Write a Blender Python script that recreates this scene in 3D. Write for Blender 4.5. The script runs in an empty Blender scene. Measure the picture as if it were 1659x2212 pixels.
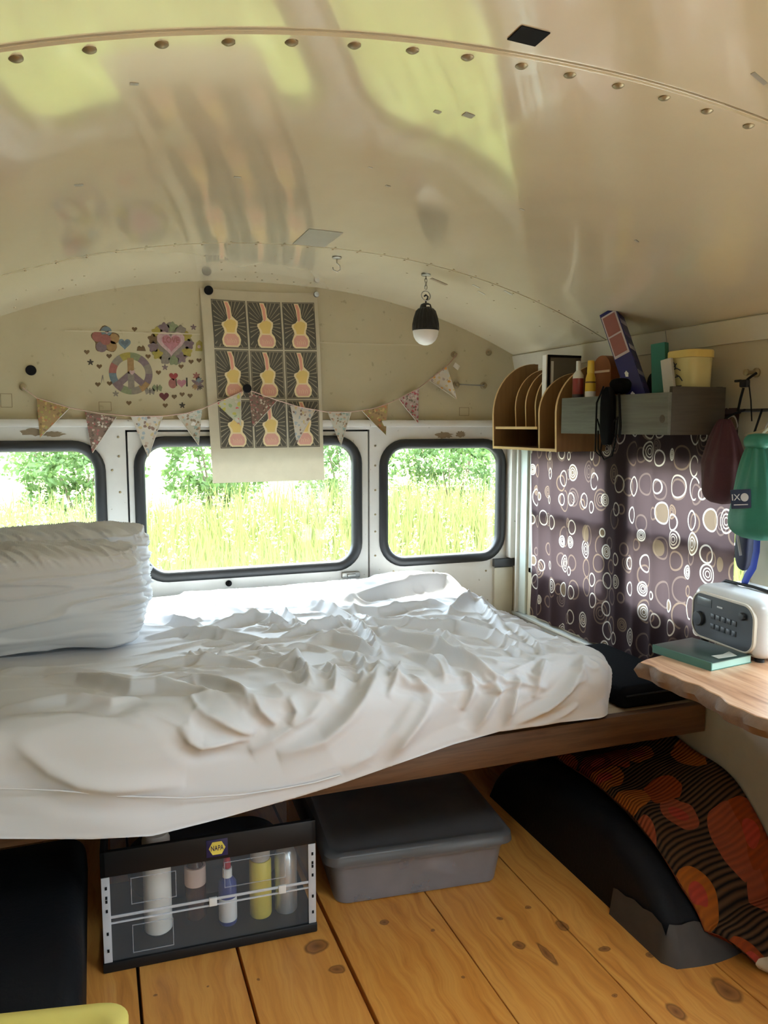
import bpy, bmesh, math, random
import numpy as np
from mathutils import Vector, Matrix
from mathutils.geometry import tessellate_polygon

random.seed(7)
RNG = np.random.default_rng(11)
SC = bpy.context.scene
COL = SC.collection

# ------------------------------------------------------------------ camera
F_PX, CX, CY = 1700.0, 829.5, 1106.0
VPX, HY = 200.0, 920.0                       # where lines along the bus meet
CAM = np.array([-.63, -3.01, 1.36])
PITCH = math.atan((CY - HY) / F_PX)
YAW = math.atan((CX - VPX) / F_PX * math.cos(PITCH))
FW = np.array([math.sin(YAW) * math.cos(PITCH), math.cos(YAW) * math.cos(PITCH), -math.sin(PITCH)])
RT = np.array([math.cos(YAW), -math.sin(YAW), 0.0])
UP = np.cross(RT, FW)
cam_d = bpy.data.cameras.new('camera')
cam_d.sensor_fit = 'VERTICAL'
cam_d.sensor_height = 36.0
cam_d.lens = F_PX / 2212 * 36
cam_d.clip_start = .02
cam_d.clip_end = 300
cam = bpy.data.objects.new('camera', cam_d)
COL.objects.link(cam)
cam.matrix_world = Matrix(((RT[0], UP[0], -FW[0], CAM[0]), (RT[1], UP[1], -FW[1], CAM[1]),
                           (RT[2], UP[2], -FW[2], CAM[2]), (0, 0, 0, 1)))
SC.camera = cam

# ------------------------------------------------------------------ sky and exposure
SKY_STRENGTH = 2.5
world = bpy.data.worlds.new('sky')
SC.world = world
world.use_nodes = True
bg = world.node_tree.nodes['Background']
bg.inputs[0].default_value = (.74, .87, 1.0, 1)
# bright hazy sky: overcast luminance, about twice as bright overhead as at the horizon
wn, wl = world.node_tree.nodes, world.node_tree.links
w_tc, w_sep = wn.new('ShaderNodeTexCoord'), wn.new('ShaderNodeSeparateXYZ')
wl.new(w_tc.outputs['Generated'], w_sep.inputs[0])
w_cl = wn.new('ShaderNodeClamp')
wl.new(w_sep.outputs['Z'], w_cl.inputs['Value'])
w_ma = wn.new('ShaderNodeMath')
w_ma.operation = 'MULTIPLY_ADD'
wl.new(w_cl.outputs[0], w_ma.inputs[0])
w_ma.inputs[1].default_value = .75 * SKY_STRENGTH
w_ma.inputs[2].default_value = .75 * SKY_STRENGTH
wl.new(w_ma.outputs[0], bg.inputs[1])
# sun veiled by thin cloud, behind the bus and a little to the right
sun_d = bpy.data.lights.new('sun', 'SUN')
sun_d.energy = 2.8
sun_d.angle = math.radians(9)
sun_d.color = (1.0, .95, .86)
sun = bpy.data.objects.new('sun', sun_d)
COL.objects.link(sun)
SUN_EL, SUN_AZ = math.radians(54), math.radians(14)
to_sun = Vector((math.sin(SUN_AZ) * math.cos(SUN_EL), math.cos(SUN_AZ) * math.cos(SUN_EL), math.sin(SUN_EL)))
sun.rotation_euler = to_sun.to_track_quat('Z', 'Y').to_euler()
sun.location = (2, 8, 9)
SC.view_settings.view_transform = 'Standard'
SC.view_settings.look = 'None'
SC.view_settings.gamma = 1
SC.view_settings.use_curve_mapping = False
SC.view_settings.exposure = 2.85
SC.cycles.max_bounces = 10
SC.cycles.diffuse_bounces = 6
SC.cycles.glossy_bounces = 4
SC.cycles.transmission_bounces = 6
SC.cycles.transparent_max_bounces = 16
SC.cycles.sample_clamp_indirect = 6
SC.cycles.caustics_reflective = False
SC.cycles.caustics_refractive = False


def portal(name, c, ex, ey, sx, sy):
    """sky portal in a window opening: guides sampling, gives no light of its own"""
    d = bpy.data.lights.new(name, 'AREA')
    d.shape = 'RECTANGLE'
    d.size, d.size_y = sx, sy
    d.cycles.is_portal = True
    o = bpy.data.objects.new(name, d)
    COL.objects.link(o)
    ex, ey = Vector(ex), Vector(ey)
    ez = ex.cross(ey)
    o.matrix_world = Matrix(((ex.x, ey.x, ez.x, c[0]), (ex.y, ey.y, ez.y, c[1]), (ex.z, ey.z, ez.z, c[2]), (0, 0, 0, 1)))
    return o


# ------------------------------------------------------------------ pixel rays (direction only)
def ray(x, y):
    return FW + RT * (x - CX) / F_PX - UP * (y - CY) / F_PX


def onX(x, y, X):
    d = ray(x, y)
    return CAM + d * (X - CAM[0]) / d[0]


def onY(x, y, Y=0.0):
    d = ray(x, y)
    return CAM + d * (Y - CAM[1]) / d[1]


def onZ(x, y, Z=0.0):
    d = ray(x, y)
    return CAM + d * (Z - CAM[2]) / d[2]


# ------------------------------------------------------------------ materials
MATS = {}


class NT:
    """tiny helper around a node tree"""
    def __init__(s, name):
        s.m = bpy.data.materials.new(name)
        s.m.use_nodes = True
        s.t = s.m.node_tree
        s.b = s.t.nodes['Principled BSDF']
        s.out = s.t.nodes['Material Output']

    def n(s, typ, **kw):
        nd = s.t.nodes.new(typ)
        for k, v in kw.items():
            setattr(nd, k, v)
        return nd

    def l(s, a, b):
        s.t.links.new(a, b)

    def val(s, sock, v):
        if hasattr(v, 'is_output') or hasattr(v, 'links'):
            s.l(v, sock)
        else:
            sock.default_value = v

    def math(s, op, a, b=0.0, c=0.0):
        nd = s.n('ShaderNodeMath', operation=op)
        for i, v in enumerate((a, b, c)):
            s.val(nd.inputs[i], v)
        return nd.outputs[0]

    def vmath(s, op, a, b=(0, 0, 0)):
        nd = s.n('ShaderNodeVectorMath', operation=op)
        s.val(nd.inputs[0], a)
        s.val(nd.inputs[1], b)
        return nd

    def mix(s, f, a, b, blend='MIX'):
        nd = s.n('ShaderNodeMix', data_type='RGBA', blend_type=blend)
        s.val(nd.inputs[0], f)
        for i, v in ((6, a), (7, b)):
            if isinstance(v, tuple) and len(v) == 3:
                v = v + (1,)
            s.val(nd.inputs[i], v)
        return nd.outputs[2]

    def ramp(s, f, stops, interp='LINEAR'):
        nd = s.n('ShaderNodeValToRGB')
        nd.color_ramp.interpolation = interp
        e = nd.color_ramp.elements
        while len(e) < len(stops):
            e.new(.5)
        for i, (p, c) in enumerate(stops):
            e[i].position = p
            e[i].color = (c + (1,)) if isinstance(c, tuple) and len(c) == 3 else ((c, c, c, 1) if not isinstance(c, tuple) else c)
        s.val(nd.inputs[0], f)
        return nd.outputs[0]

    def noise(s, vec, scale, detail=3, rough=.5, dist=0.0):
        nd = s.n('ShaderNodeTexNoise')
        s.val(nd.inputs['Vector'], vec)
        nd.inputs['Scale'].default_value = scale
        nd.inputs['Detail'].default_value = detail
        nd.inputs['Roughness'].default_value = rough
        nd.inputs['Distortion'].default_value = dist
        return nd

    def coord(s, kind='Object'):
        if kind == 'Position':
            return s.n('ShaderNodeNewGeometry').outputs['Position']
        return s.n('ShaderNodeTexCoord').outputs[kind]

    def map(s, vec, scale=(1, 1, 1), loc=(0, 0, 0), rot=(0, 0, 0)):
        nd = s.n('ShaderNodeMapping')
        s.val(nd.inputs['Vector'], vec)
        nd.inputs['Scale'].default_value = scale
        nd.inputs['Location'].default_value = loc
        nd.inputs['Rotation'].default_value = rot
        return nd.outputs[0]

    def bump(s, h, strength=.2, dist=.01):
        nd = s.n('ShaderNodeBump')
        nd.inputs['Strength'].default_value = strength
        nd.inputs['Distance'].default_value = dist
        s.val(nd.inputs['Height'], h)
        s.l(nd.outputs[0], s.b.inputs['Normal'])
        return nd.outputs[0]


def mat(name, col, rough=.6, metal=0.0, var=.12, scale=12.0, bump=0.0, bscale=60.0, spec=.5, trans=0.0, coat=0.0):
    """plain procedural paint / plastic / cloth with slight mottling"""
    if name in MATS:
        return MATS[name]
    k = NT(name)
    c = k.coord()
    nz = k.noise(c, scale, 4, .6)
    d = tuple(max(0, v * (1 - var)) for v in col)
    b = tuple(min(1, v * (1 + var)) for v in col)
    k.l(k.mix(nz.outputs[0], d, b), k.b.inputs['Base Color'])
    k.b.inputs['Roughness'].default_value = rough
    k.b.inputs['Metallic'].default_value = metal
    k.b.inputs['Specular IOR Level'].default_value = spec
    k.b.inputs['Coat Weight'].default_value = coat
    if bump:
        k.bump(k.noise(c, bscale, 3).outputs[0], bump, .004)
    if trans:
        tr = k.n('ShaderNodeBsdfTranslucent')
        tr.inputs[0].default_value = tuple(col) + (1,)
        mx = k.n('ShaderNodeMixShader')
        mx.inputs[0].default_value = trans
        k.l(k.b.outputs[0], mx.inputs[1])
        k.l(tr.outputs[0], mx.inputs[2])
        k.l(mx.outputs[0], k.out.inputs[0])
    MATS[name] = k.m
    return k.m


def mat_glass():
    k = NT('window_glass')
    g = k.n('ShaderNodeBsdfGlossy')
    g.inputs['Roughness'].default_value = .02
    t = k.n('ShaderNodeBsdfTransparent')
    t.inputs[0].default_value = (.95, .97, .96, 1)
    lw = k.n('ShaderNodeLayerWeight')
    mx = k.n('ShaderNodeMixShader')
    k.l(k.math('MULTIPLY_ADD', k.math('POWER', lw.outputs['Facing'], 5.0), .6, .03), mx.inputs[0])
    k.l(t.outputs[0], mx.inputs[1])
    k.l(g.outputs[0], mx.inputs[2])
    k.l(mx.outputs[0], k.out.inputs[0])
    return k.m


def mat_clear(name, tint, cloud, rough=.25, haze=.35):
    """clear or frosted moulded plastic"""
    k = NT(name)
    k.b.inputs['Base Color'].default_value = cloud + (1,)
    k.b.inputs['Roughness'].default_value = rough
    t = k.n('ShaderNodeBsdfTransparent')
    t.inputs[0].default_value = tint + (1,)
    nz = k.noise(k.coord(), 9, 4)
    f = k.math('MULTIPLY_ADD', nz.outputs[0], .25 * min(1, haze * 2), haze * (1 - .25))
    mx = k.n('ShaderNodeMixShader')
    k.l(f, mx.inputs[0])
    k.l(t.outputs[0], mx.inputs[1])
    k.l(k.b.outputs[0], mx.inputs[2])
    k.l(mx.outputs[0], k.out.inputs[0])
    return k.m


def mat_ceiling():
    k = NT('glossy_cream_paint')
    p = k.coord('Position')
    nz = k.noise(p, 2.3, 4, .6)
    fine = k.noise(p, 26, 3)
    c = k.mix(nz.outputs[0], (.60, .52, .36), (.70, .625, .455))
    c = k.mix(k.math('MULTIPLY', fine.outputs[0], .25), c, (.60, .515, .36))
    k.l(c, k.b.inputs['Base Color'])
    k.b.inputs['Roughness'].default_value = .15
    k.b.inputs['Specular IOR Level'].default_value = 1.0
    k.b.inputs['Coat Weight'].default_value = 1.0
    k.b.inputs['Coat IOR'].default_value = 1.6
    k.b.inputs['Coat Roughness'].default_value = .06
    w = k.noise(k.map(p, (1.6, .7, 1.6)), 1.5, 2, .4, .4)
    w2 = k.noise(k.map(p, (5, 1.2, 5)), 1.3, 1, .4)
    h = k.math('ADD', k.math('MULTIPLY', w.outputs[0], 1.0), k.math('MULTIPLY', w2.outputs[0], .10))
    k.bump(h, .55, .035)
    return k.m


def mat_bulkhead():
    k = NT('olive_cream_bulkhead')
    p = k.coord('Position')
    nz = k.noise(p, 3.2, 5, .65)
    c = k.mix(nz.outputs[0], (.40, .35, .225), (.51, .455, .31))
    st = k.noise(p, 34, 2)
    c = k.mix(k.ramp(st.outputs[0], [(.66, 0.0), (.74, .5)]), c, (.24, .2, .12))
    k.l(c, k.b.inputs['Base Color'])
    k.b.inputs['Roughness'].default_value = .42
    k.bump(nz.outputs[0], .12, .01)
    return k.m


def mat_white_paint():
    k = NT('worn_white_paint')
    p = k.coord('Position')
    nz = k.noise(p, 5, 5, .65)
    c = k.mix(nz.outputs[0], (.52, .50, .45), (.66, .645, .60))
    st = k.noise(p, 42, 3, .6)
    c = k.mix(k.ramp(st.outputs[0], [(.68, 0.0), (.74, .8)]), c, (.22, .18, .13))
    k.l(c, k.b.inputs['Base Color'])
    k.b.inputs['Roughness'].default_value = .4
    return k.m


KNOTS = [(685, 2045, .036, .028), (728, 2095, .022, .02), (830, 1993, .015, .013), (1215, 2000, .017, .026),
         (1140, 1960, .012, .008), (1080, 1985, .009, .008), (1305, 2050, .02, .012), (1570, 2140, .03, .05),
         (1460, 2185, .02, .035), (1405, 2062, .011, .011), (1180, 2060, .012, .05), (1120, 2040, .018, .02),
         (935, 2010, .007, .006), (560, 2115, .005, .005), (335, 2150, .005, .005), (1000, 2110, .006, .006),
         (1330, 2150, .008, .006), (450, 2130, .004, .004)]


def mat_pine():
    k = NT('varnished_pine')
    p = k.coord('Position')
    oi = k.n('ShaderNodeObjectInfo').outputs['Random']
    off = k.n('ShaderNodeCombineXYZ')
    k.l(k.math('MULTIPLY', oi, 17.0), off.inputs[0])
    k.l(k.math('MULTIPLY', oi, 31.0), off.inputs[1])
    wob = k.noise(p, 4, 2)
    q = k.vmath('ADD', k.vmath('ADD', p, off.outputs[0]).outputs[0],
                k.vmath('MULTIPLY', wob.outputs['Color'], (.10, .10, 0)).outputs[0]).outputs[0]
    gr = k.noise(k.map(q, (14, .9, 14)), 2.0, 5, .62, .8)
    fine = k.noise(k.map(q, (90, 3.5, 90)), 2.0, 3, .6)
    base = k.ramp(gr.outputs[0], [(.25, (.44, .145, .022)), (.45, (.70, .285, .052)), (.6, (.82, .39, .085)), (.8, (.57, .22, .036))])
    base = k.mix(k.math('MULTIPLY', fine.outputs[0], .3), base, (.42, .17, .045))
    base = k.mix(k.math('MULTIPLY', oi, .25), base, (.78, .42, .13))
    dmin = None
    pw = k.vmath('ADD', p, k.vmath('MULTIPLY', k.vmath('SUBTRACT', k.noise(p, 22, 2).outputs['Color'], (.5, .5, .5)).outputs[0], (.02, .02, 0)).outputs[0]).outputs[0]
    for (px, py, rx, ry) in KNOTS:
        w = onZ(px, py)
        v = k.vmath('MULTIPLY', k.vmath('SUBTRACT', pw, (w[0], w[1], 0)).outputs[0], (1 / rx, 1 / ry, 0))
        ln = k.vmath('LENGTH', v.outputs[0]).outputs['Value']
        dmin = ln if dmin is None else k.math('MINIMUM', dmin, ln)
    kc = k.ramp(dmin, [(0, (.12, .045, .018)), (.45, (.30, .12, .04)), (.62, (.36, .15, .045)), (.8, (.09, .032, .012)), (1, (.2, .075, .02))])
    kf = k.ramp(dmin, [(.72, .9), (1.0, 0.0)])
    k.l(k.mix(kf, base, kc), k.b.inputs['Base Color'])
    k.b.inputs['Roughness'].default_value = .34
    k.b.inputs['Specular IOR Level'].default_value = .5
    k.bump(fine.outputs[0], .12, .002)
    return k.m


def mat_wood(name, c0, c1, axis=1, scale=1.0, rough=.5):
    if name in MATS:
        return MATS[name]
    k = NT(name)
    p = k.coord('Position')
    s = [26 * scale] * 3
    s[axis] = 1.6 * scale
    g = k.noise(k.map(p, tuple(s)), 2, 5, .6, .5)
    f = k.noise(k.map(p, tuple(4 * v for v in s)), 2, 2)
    c = k.ramp(g.outputs[0], [(.3, c0), (.55, c1), (.75, c0)])
    c = k.mix(k.math('MULTIPLY', f.outputs[0], .4), c, tuple(v * .6 for v in c0))
    k.l(c, k.b.inputs['Base Color'])
    k.b.inputs['Roughness'].default_value = rough
    k.bump(g.outputs[0], .15, .003)
    MATS[name] = k.m
    return k.m


def mat_sheet():
    k = NT('white_cotton')
    c = k.coord()
    nz = k.noise(c, 3, 3)
    k.l(k.mix(nz.outputs[0], (.605, .61, .63), (.635, .645, .67)), k.b.inputs['Base Color'])
    k.b.inputs['Roughness'].default_value = .85
    k.b.inputs['Specular IOR Level'].default_value = .15
    fine = k.noise(c, 420, 2)
    k.bump(fine.outputs[0], .05, .001)
    return k.m


def mat_curtain():
    k = NT('brown_ring_print_cloth')
    uv = k.coord('UV')

    def rings(scale, seed, rmin, rvar, width, rnd):
        q = k.map(uv, (scale, scale, scale), (seed, seed * 1.7, 0))
        v = k.n('ShaderNodeTexVoronoi', voronoi_dimensions='2D', feature='F1')
        k.l(q, v.inputs['Vector'])
        v.inputs['Scale'].default_value = 1
        v.inputs['Randomness'].default_value = rnd
        sp = k.n('ShaderNodeSeparateColor')
        k.l(v.outputs['Color'], sp.inputs[0])
        r = k.math('MULTIPLY_ADD', sp.outputs[0], rvar, rmin)
        d = v.outputs['Distance']
        one = k.math('LESS_THAN', k.math('ABSOLUTE', k.math('SUBTRACT', d, r)), width)
        # bullseyes: extra inner rings in about a third of the cells
        in1 = k.math('LESS_THAN', k.math('ABSOLUTE', k.math('SUBTRACT', d, k.math('MULTIPLY', r, .62))), width * .75)
        in2 = k.math('LESS_THAN', k.math('ABSOLUTE', k.math('SUBTRACT', d, k.math('MULTIPLY', r, .32))), width * .6)
        bull = k.math('GREATER_THAN', sp.outputs[1], .74)
        inn = k.math('MULTIPLY', bull, k.math('MAXIMUM', in1, in2))
        return k.math('MAXIMUM', one, inn), sp, d, r
    a, sa, da, ra = rings(11.2, 3.1, .14, .25, .030, .6)
    b, sb, db, rb = rings(9.6, 7.7, .15, .25, .03, .7)
    base = (.048, .030, .034)
    faint = k.mix(sb.outputs[2], (.16, .115, .10), (.25, .17, .11))
    white = k.mix(sa.outputs[2], (.50, .43, .34), (.64, .60, .54))
    keep = k.math('GREATER_THAN', sa.outputs[1], .22)
    col = k.mix(k.math('MULTIPLY', b, .8), base, faint)
    inside = k.math('MULTIPLY', k.math('LESS_THAN', da, ra), k.math('GREATER_THAN', sa.outputs[2], .88))
    col = k.mix(k.math('MULTIPLY', inside, .45), col, (.30, .22, .12))
    col = k.mix(k.math('MULTIPLY', a, keep), col, white)
    k.l(col, k.b.inputs['Base Color'])
    k.b.inputs['Roughness'].default_value = .85
    k.b.inputs['Specular IOR Level'].default_value = .1
    tr = k.n('ShaderNodeBsdfTranslucent')
    glow = k.mix(.22, col, (.20, .14, .125))
    k.l(glow, tr.inputs[0])
    mx = k.n('ShaderNodeMixShader')
    mx.inputs[0].default_value = .5
    k.l(k.b.outputs[0], mx.inputs[1])
    k.l(tr.outputs[0], mx.inputs[2])
    k.l(mx.outputs[0], k.out.inputs[0])
    return k.m


def mat_floral(name, base, cols, scale=60.0):
    """cotton print: blots of several colours on a ground"""
    k = NT(name)
    c = k.coord()
    v = k.n('ShaderNodeTexVoronoi', feature='F1')
    k.l(k.vmath('ADD', c, k.vmath('MULTIPLY', k.noise(c, scale, 1).outputs['Color'], (.012, .012, .012)).outputs[0]).outputs[0], v.inputs['Vector'])
    v.inputs['Scale'].default_value = scale
    sp = k.n('ShaderNodeSeparateColor')
    k.l(v.outputs['Color'], sp.inputs[0])
    n = len(cols)
    pal = k.ramp(sp.outputs[0], [(i / n, cc) for i, cc in enumerate(cols)], 'CONSTANT')
    f = k.math('LESS_THAN', v.outputs['Distance'], k.math('MULTIPLY_ADD', sp.outputs[1], .3, .28))
    k.l(k.mix(f, base, pal), k.b.inputs['Base Color'])
    k.b.inputs['Roughness'].default_value = .8
    return k.m


def mat_rug():
    k = NT('woven_flower_rug')
    uv = k.coord('UV')
    w = k.vmath('ADD', uv, k.vmath('MULTIPLY', k.noise(uv, 9, 2).outputs['Color'], (.05, .05, 0)).outputs[0]).outputs[0]
    v = k.n('ShaderNodeTexVoronoi', feature='F1', voronoi_dimensions='2D')
    k.l(w, v.inputs['Vector'])
    v.inputs['Scale'].default_value = 7.5
    sp = k.n('ShaderNodeSeparateColor')
    k.l(v.outputs['Color'], sp.inputs[0])
    pal = k.ramp(sp.outputs[0], [(0, (.25, .05, .013)), (.3, (.32, .095, .015)), (.55, (.16, .022, .015)), (.75, (.27, .065, .03))], 'CONSTANT')
    rib = k.n('ShaderNodeTexWave', wave_type='BANDS', bands_direction='Y')
    k.l(uv, rib.inputs['Vector'])
    rib.inputs['Scale'].default_value = 26
    rib.inputs['Distortion'].default_value = .5
    ground = k.mix(rib.outputs['Fac'], (.010, .008, .008), (.095, .055, .028))
    blob = k.math('LESS_THAN', v.outputs['Distance'], k.math('MULTIPLY_ADD', sp.outputs[1], .22, .34))
    core = k.math('LESS_THAN', v.outputs['Distance'], .17)
    c = k.mix(blob, ground, pal)
    c = k.mix(k.math('MULTIPLY', core, k.math('GREATER_THAN', sp.outputs[2], .5)), c, (.36, .05, .03))
    c = k.mix(k.math('MULTIPLY', rib.outputs['Fac'], .22), c, (.05, .025, .02))
    k.l(c, k.b.inputs['Base Color'])
    k.b.inputs['Roughness'].default_value = .95
    k.b.inputs['Specular IOR Level'].default_value = .1
    k.bump(rib.outputs['Fac'], .5, .006)
    return k.m


# ------------------------------------------------------------------ mesh building
class MB:
    def __init__(s):
        s.bm = bmesh.new()

    def absorb(s, other, M=None):
        if M is not None:
            bmesh.ops.transform(other, matrix=M, verts=other.verts)
        mp = {}
        for v in other.verts:
            mp[v] = s.bm.verts.new(v.co)
        for f in other.faces:
            try:
                s.bm.faces.new([mp[v] for v in f.verts])
            except ValueError:
                pass
        other.free()
        return s

    def box(s, x0, x1, y0, y1, z0, z1, bev=0.0, seg=2, M=None):
        b = bmesh.new()
        bmesh.ops.create_cube(b, size=1)
        for v in b.verts:
            v.co = Vector(((x0 + x1) / 2 + v.co.x * (x1 - x0), (y0 + y1) / 2 + v.co.y * (y1 - y0), (z0 + z1) / 2 + v.co.z * (z1 - z0)))
        if bev:
            bmesh.ops.bevel(b, geom=b.edges[:], offset=bev, segments=seg, profile=.5, affect='EDGES')
        return s.absorb(b, M)

    def rings(s, loops, closed=False, cap0=True, cap1=True, M=None):
        """skin between loops of equal length (closed loops)"""
        vs = [[s.bm.verts.new((M @ Vector(p)) if M is not None else Vector(p)) for p in lp] for lp in loops]
        n = len(vs[0])
        R = len(vs)
        for i in range(R if closed else R - 1):
            a, b = vs[i], vs[(i + 1) % R]
            for j in range(n):
                s.bm.faces.new((a[j], a[(j + 1) % n], b[(j + 1) % n], b[j]))
        if not closed:
            if cap0:
                s.bm.faces.new(vs[0][::-1])
            if cap1:
                s.bm.faces.new(vs[-1])
        return s

    def lathe(s, prof, c=(0, 0, 0), n=24, M=None, sx=1.0, sy=1.0):
        loops = [[(c[0] + r * sx * math.cos(2 * math.pi * j / n), c[1] + r * sy * math.sin(2 * math.pi * j / n), c[2] + z) for j in range(n)] for r, z in prof]
        return s.rings(loops, M=M)

    def cyl(s, p0, p1, r0, r1=None, n=16):
        p0, p1 = Vector(p0), Vector(p1)
        return s.tube([p0, p1], [r0, r0 if r1 is None else r1], n)

    def tube(s, pts, r, n=8, closed=False, flat=1.0):
        pts = [Vector(p) for p in pts]
        m = len(pts)
        rs = r if isinstance(r, (list, tuple)) else [r] * m
        loops = []
        u = None
        for i in range(m):
            if closed:
                t = pts[(i + 1) % m] - pts[i - 1]
            else:
                t = pts[min(i + 1, m - 1)] - pts[max(i - 1, 0)]
            t.normalize()
            if u is None:
                a = Vector((0, 0, 1)) if abs(t.z) < .9 else Vector((1, 0, 0))
                u = t.cross(a).normalized()
            else:
                u = (u - t * u.dot(t)).normalized()
            w = t.cross(u)
            loops.append([pts[i] + (u * math.cos(2 * math.pi * j / n) + w * flat * math.sin(2 * math.pi * j / n)) * rs[i] for j in range(n)])
        return s.rings(loops, closed=closed)

    def poly(s, pts):
        s.bm.faces.new([s.bm.verts.new(Vector(p)) for p in pts])
        return s

    def prism(s, pts, d):
        """planar polygon pts swept by vector d"""
        d = Vector(d)
        return s.rings([[Vector(p) for p in pts], [Vector(p) + d for p in pts]])

    def grid(s, P, uv=None, closed_u=False):
        """P: array (m,n,3)"""
        m, n = P.shape[:2]
        vs = [[s.bm.verts.new(P[i, j]) for j in range(n)] for i in range(m)]
        lay = s.bm.loops.layers.uv.verify() if uv is not None else None
        for i in range(m - 1):
            for j in range(n if closed_u else n - 1):
                jj = (j + 1) % n
                f = s.bm.faces.new((vs[i][j], vs[i + 1][j], vs[i + 1][jj], vs[i][jj]))
                if lay is not None:
                    for lp, (a, b) in zip(f.loops, ((i, j), (i + 1, j), (i + 1, jj), (i, jj))):
                        lp[lay].uv = uv[a, b]
        return s

    def ball(s, c, r, nu=20, nv=12):
        rx, ry, rz = r if isinstance(r, (tuple, list)) else (r, r, r)
        loops = []
        for i in range(1, nv):
            a = math.pi * i / nv
            loops.append([(c[0] + rx * math.sin(a) * math.cos(2 * math.pi * j / nu), c[1] + ry * math.sin(a) * math.sin(2 * math.pi * j / nu), c[2] - rz * math.cos(a)) for j in range(nu)])
        return s.rings(loops)

    def build(s, name, material, parent=None, smooth=40, xf=None):
        bm = s.bm
        if xf is not None:
            bmesh.ops.transform(bm, matrix=xf, verts=bm.verts)
        bmesh.ops.recalc_face_normals(bm, faces=bm.faces)
        me = bpy.data.meshes.new(name)
        bm.to_mesh(me)
        bm.free()
        return link(name, me, material, parent, smooth)


def link(name, me, material, parent=None, smooth=40):
    n = len(me.vertices)
    if smooth is not None:
        me.polygons.foreach_set('use_smooth', [True] * len(me.polygons))
        if smooth < 180:
            me.set_sharp_from_angle(angle=math.radians(smooth))
    co = np.empty(n * 3)
    me.vertices.foreach_get('co', co)
    co = co.reshape(-1, 3)
    c = (co.min(0) + co.max(0)) / 2
    me.transform(Matrix.Translation(Vector(-c)))
    o = bpy.data.objects.new(name, me)
    if material is not None:
        me.materials.append(material)
    COL.objects.link(o)
    o.location = Vector(c)
    if parent is not None:
        o.parent = parent
        o.location = Vector(c) - wloc(parent)
    return o


def wloc(o):
    v = Vector(o.location)
    while o.parent:
        o = o.parent
        v = v + Vector(o.location)
    return v


def tag(o, label=None, cat=None, group=None, kind=None):
    if label:
        o['label'] = label
    if cat:
        o['category'] = cat
    if group:
        o['group'] = group
    if kind:
        o['kind'] = kind
    return o


def thing(name, loc, label, cat, group=None):
    o = bpy.data.objects.new(name, None)
    o.empty_display_size = .05
    COL.objects.link(o)
    o.location = Vector(loc)
    return tag(o, label, cat, group)


def copy_tree(o, shift, parent=None):
    c = o.copy()
    COL.objects.link(c)
    if parent is None:
        c.location = Vector(o.location) + Vector(shift)
    else:
        c.parent = parent
    for ch in list(o.children):
        copy_tree(ch, shift, c)
    return c


def plate(outline, holes, th, M):
    """flat sheet with holes; local xy is the sheet, centred on its thickness; M takes it to the world"""
    cu = bpy.data.curves.new('sheet', 'CURVE')
    cu.dimensions = '2D'
    cu.fill_mode = 'BOTH'
    cu.extrude = th / 2
    for loop in [outline] + holes:
        sp = cu.splines.new('POLY')
        sp.points.add(len(loop) - 1)
        for p, q in zip(sp.points, loop):
            p.co = (q[0], q[1], 0, 1)
        sp.use_cyclic_u = True
    ob = bpy.data.objects.new('sheet', cu)
    me = bpy.data.meshes.new_from_object(ob)
    bpy.data.objects.remove(ob)
    me.transform(M)
    mb = MB()
    mb.bm.from_mesh(me)
    bmesh.ops.remove_doubles(mb.bm, verts=mb.bm.verts, dist=1e-6)
    return mb


def rrect(x0, x1, z0, z1, r, n=8):
    pts = []
    for cx, cz, a0 in ((x1 - r, z1 - r, 0), (x0 + r, z1 - r, 90), (x0 + r, z0 + r, 180), (x1 - r, z0 + r, 270)):
        for i in range(n + 1):
            a = math.radians(a0 + 90 * i / n)
            pts.append((cx + r * math.cos(a), cz + r * math.sin(a)))
    return pts


def ring_sweep(mb, path, section, to3):
    """closed planar path, section offsets (inward, out of plane)"""
    n = len(path)
    loops = []
    for i in range(n):
        p0, p1, p = Vector(path[i - 1]), Vector(path[(i + 1) % n]), Vector(path[i])
        t = (p1 - p0).normalized()
        nrm = Vector((-t.y, t.x))            # inward for a counter-clockwise path
        loops.append([to3(p.x + nrm.x * a, p.y + nrm.y * a, b) for a, b in section])
    mb.rings(loops, closed=True)
    return mb


MXZ = Matrix(((1, 0, 0, 0), (0, 0, 1, 0), (0, 1, 0, 0), (0, 0, 0, 1)))      # sheet xy -> world x,z
MYZ = Matrix(((0, 0, 1, 0), (1, 0, 0, 0), (0, 1, 0, 0), (0, 0, 0, 1)))      # sheet xy -> world y,z


def text_mesh(body, size, M, extrude=.0006):
    cu = bpy.data.curves.new('lettering', 'FONT')
    cu.body = body
    cu.size = size
    cu.extrude = extrude
    cu.align_x = 'CENTER'
    cu.align_y = 'CENTER'
    cu.resolution_u = 3
    ob = bpy.data.objects.new('lettering', cu)
    me = bpy.data.meshes.new_from_object(ob)
    bpy.data.objects.remove(ob)
    me.transform(M)
    return me


def fbm(P, scale, octv=3, seed=0.0):
    """vectorised smooth pseudo noise from sines (good enough for cloth)"""
    P = np.asarray(P) * scale + seed
    out = np.zeros(P.shape[:-1])
    amp, tot = 1.0, 0.0
    R = np.random.default_rng(int(abs(seed) * 1000) + 5)
    for _ in range(octv):
        for _k in range(4):
            d = R.normal(size=P.shape[-1])
            out += amp * np.sin(P @ d + R.uniform(0, 6.28))
        tot += amp * 2
        amp *= .5
        P = P * 2.03
    return out / tot

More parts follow.
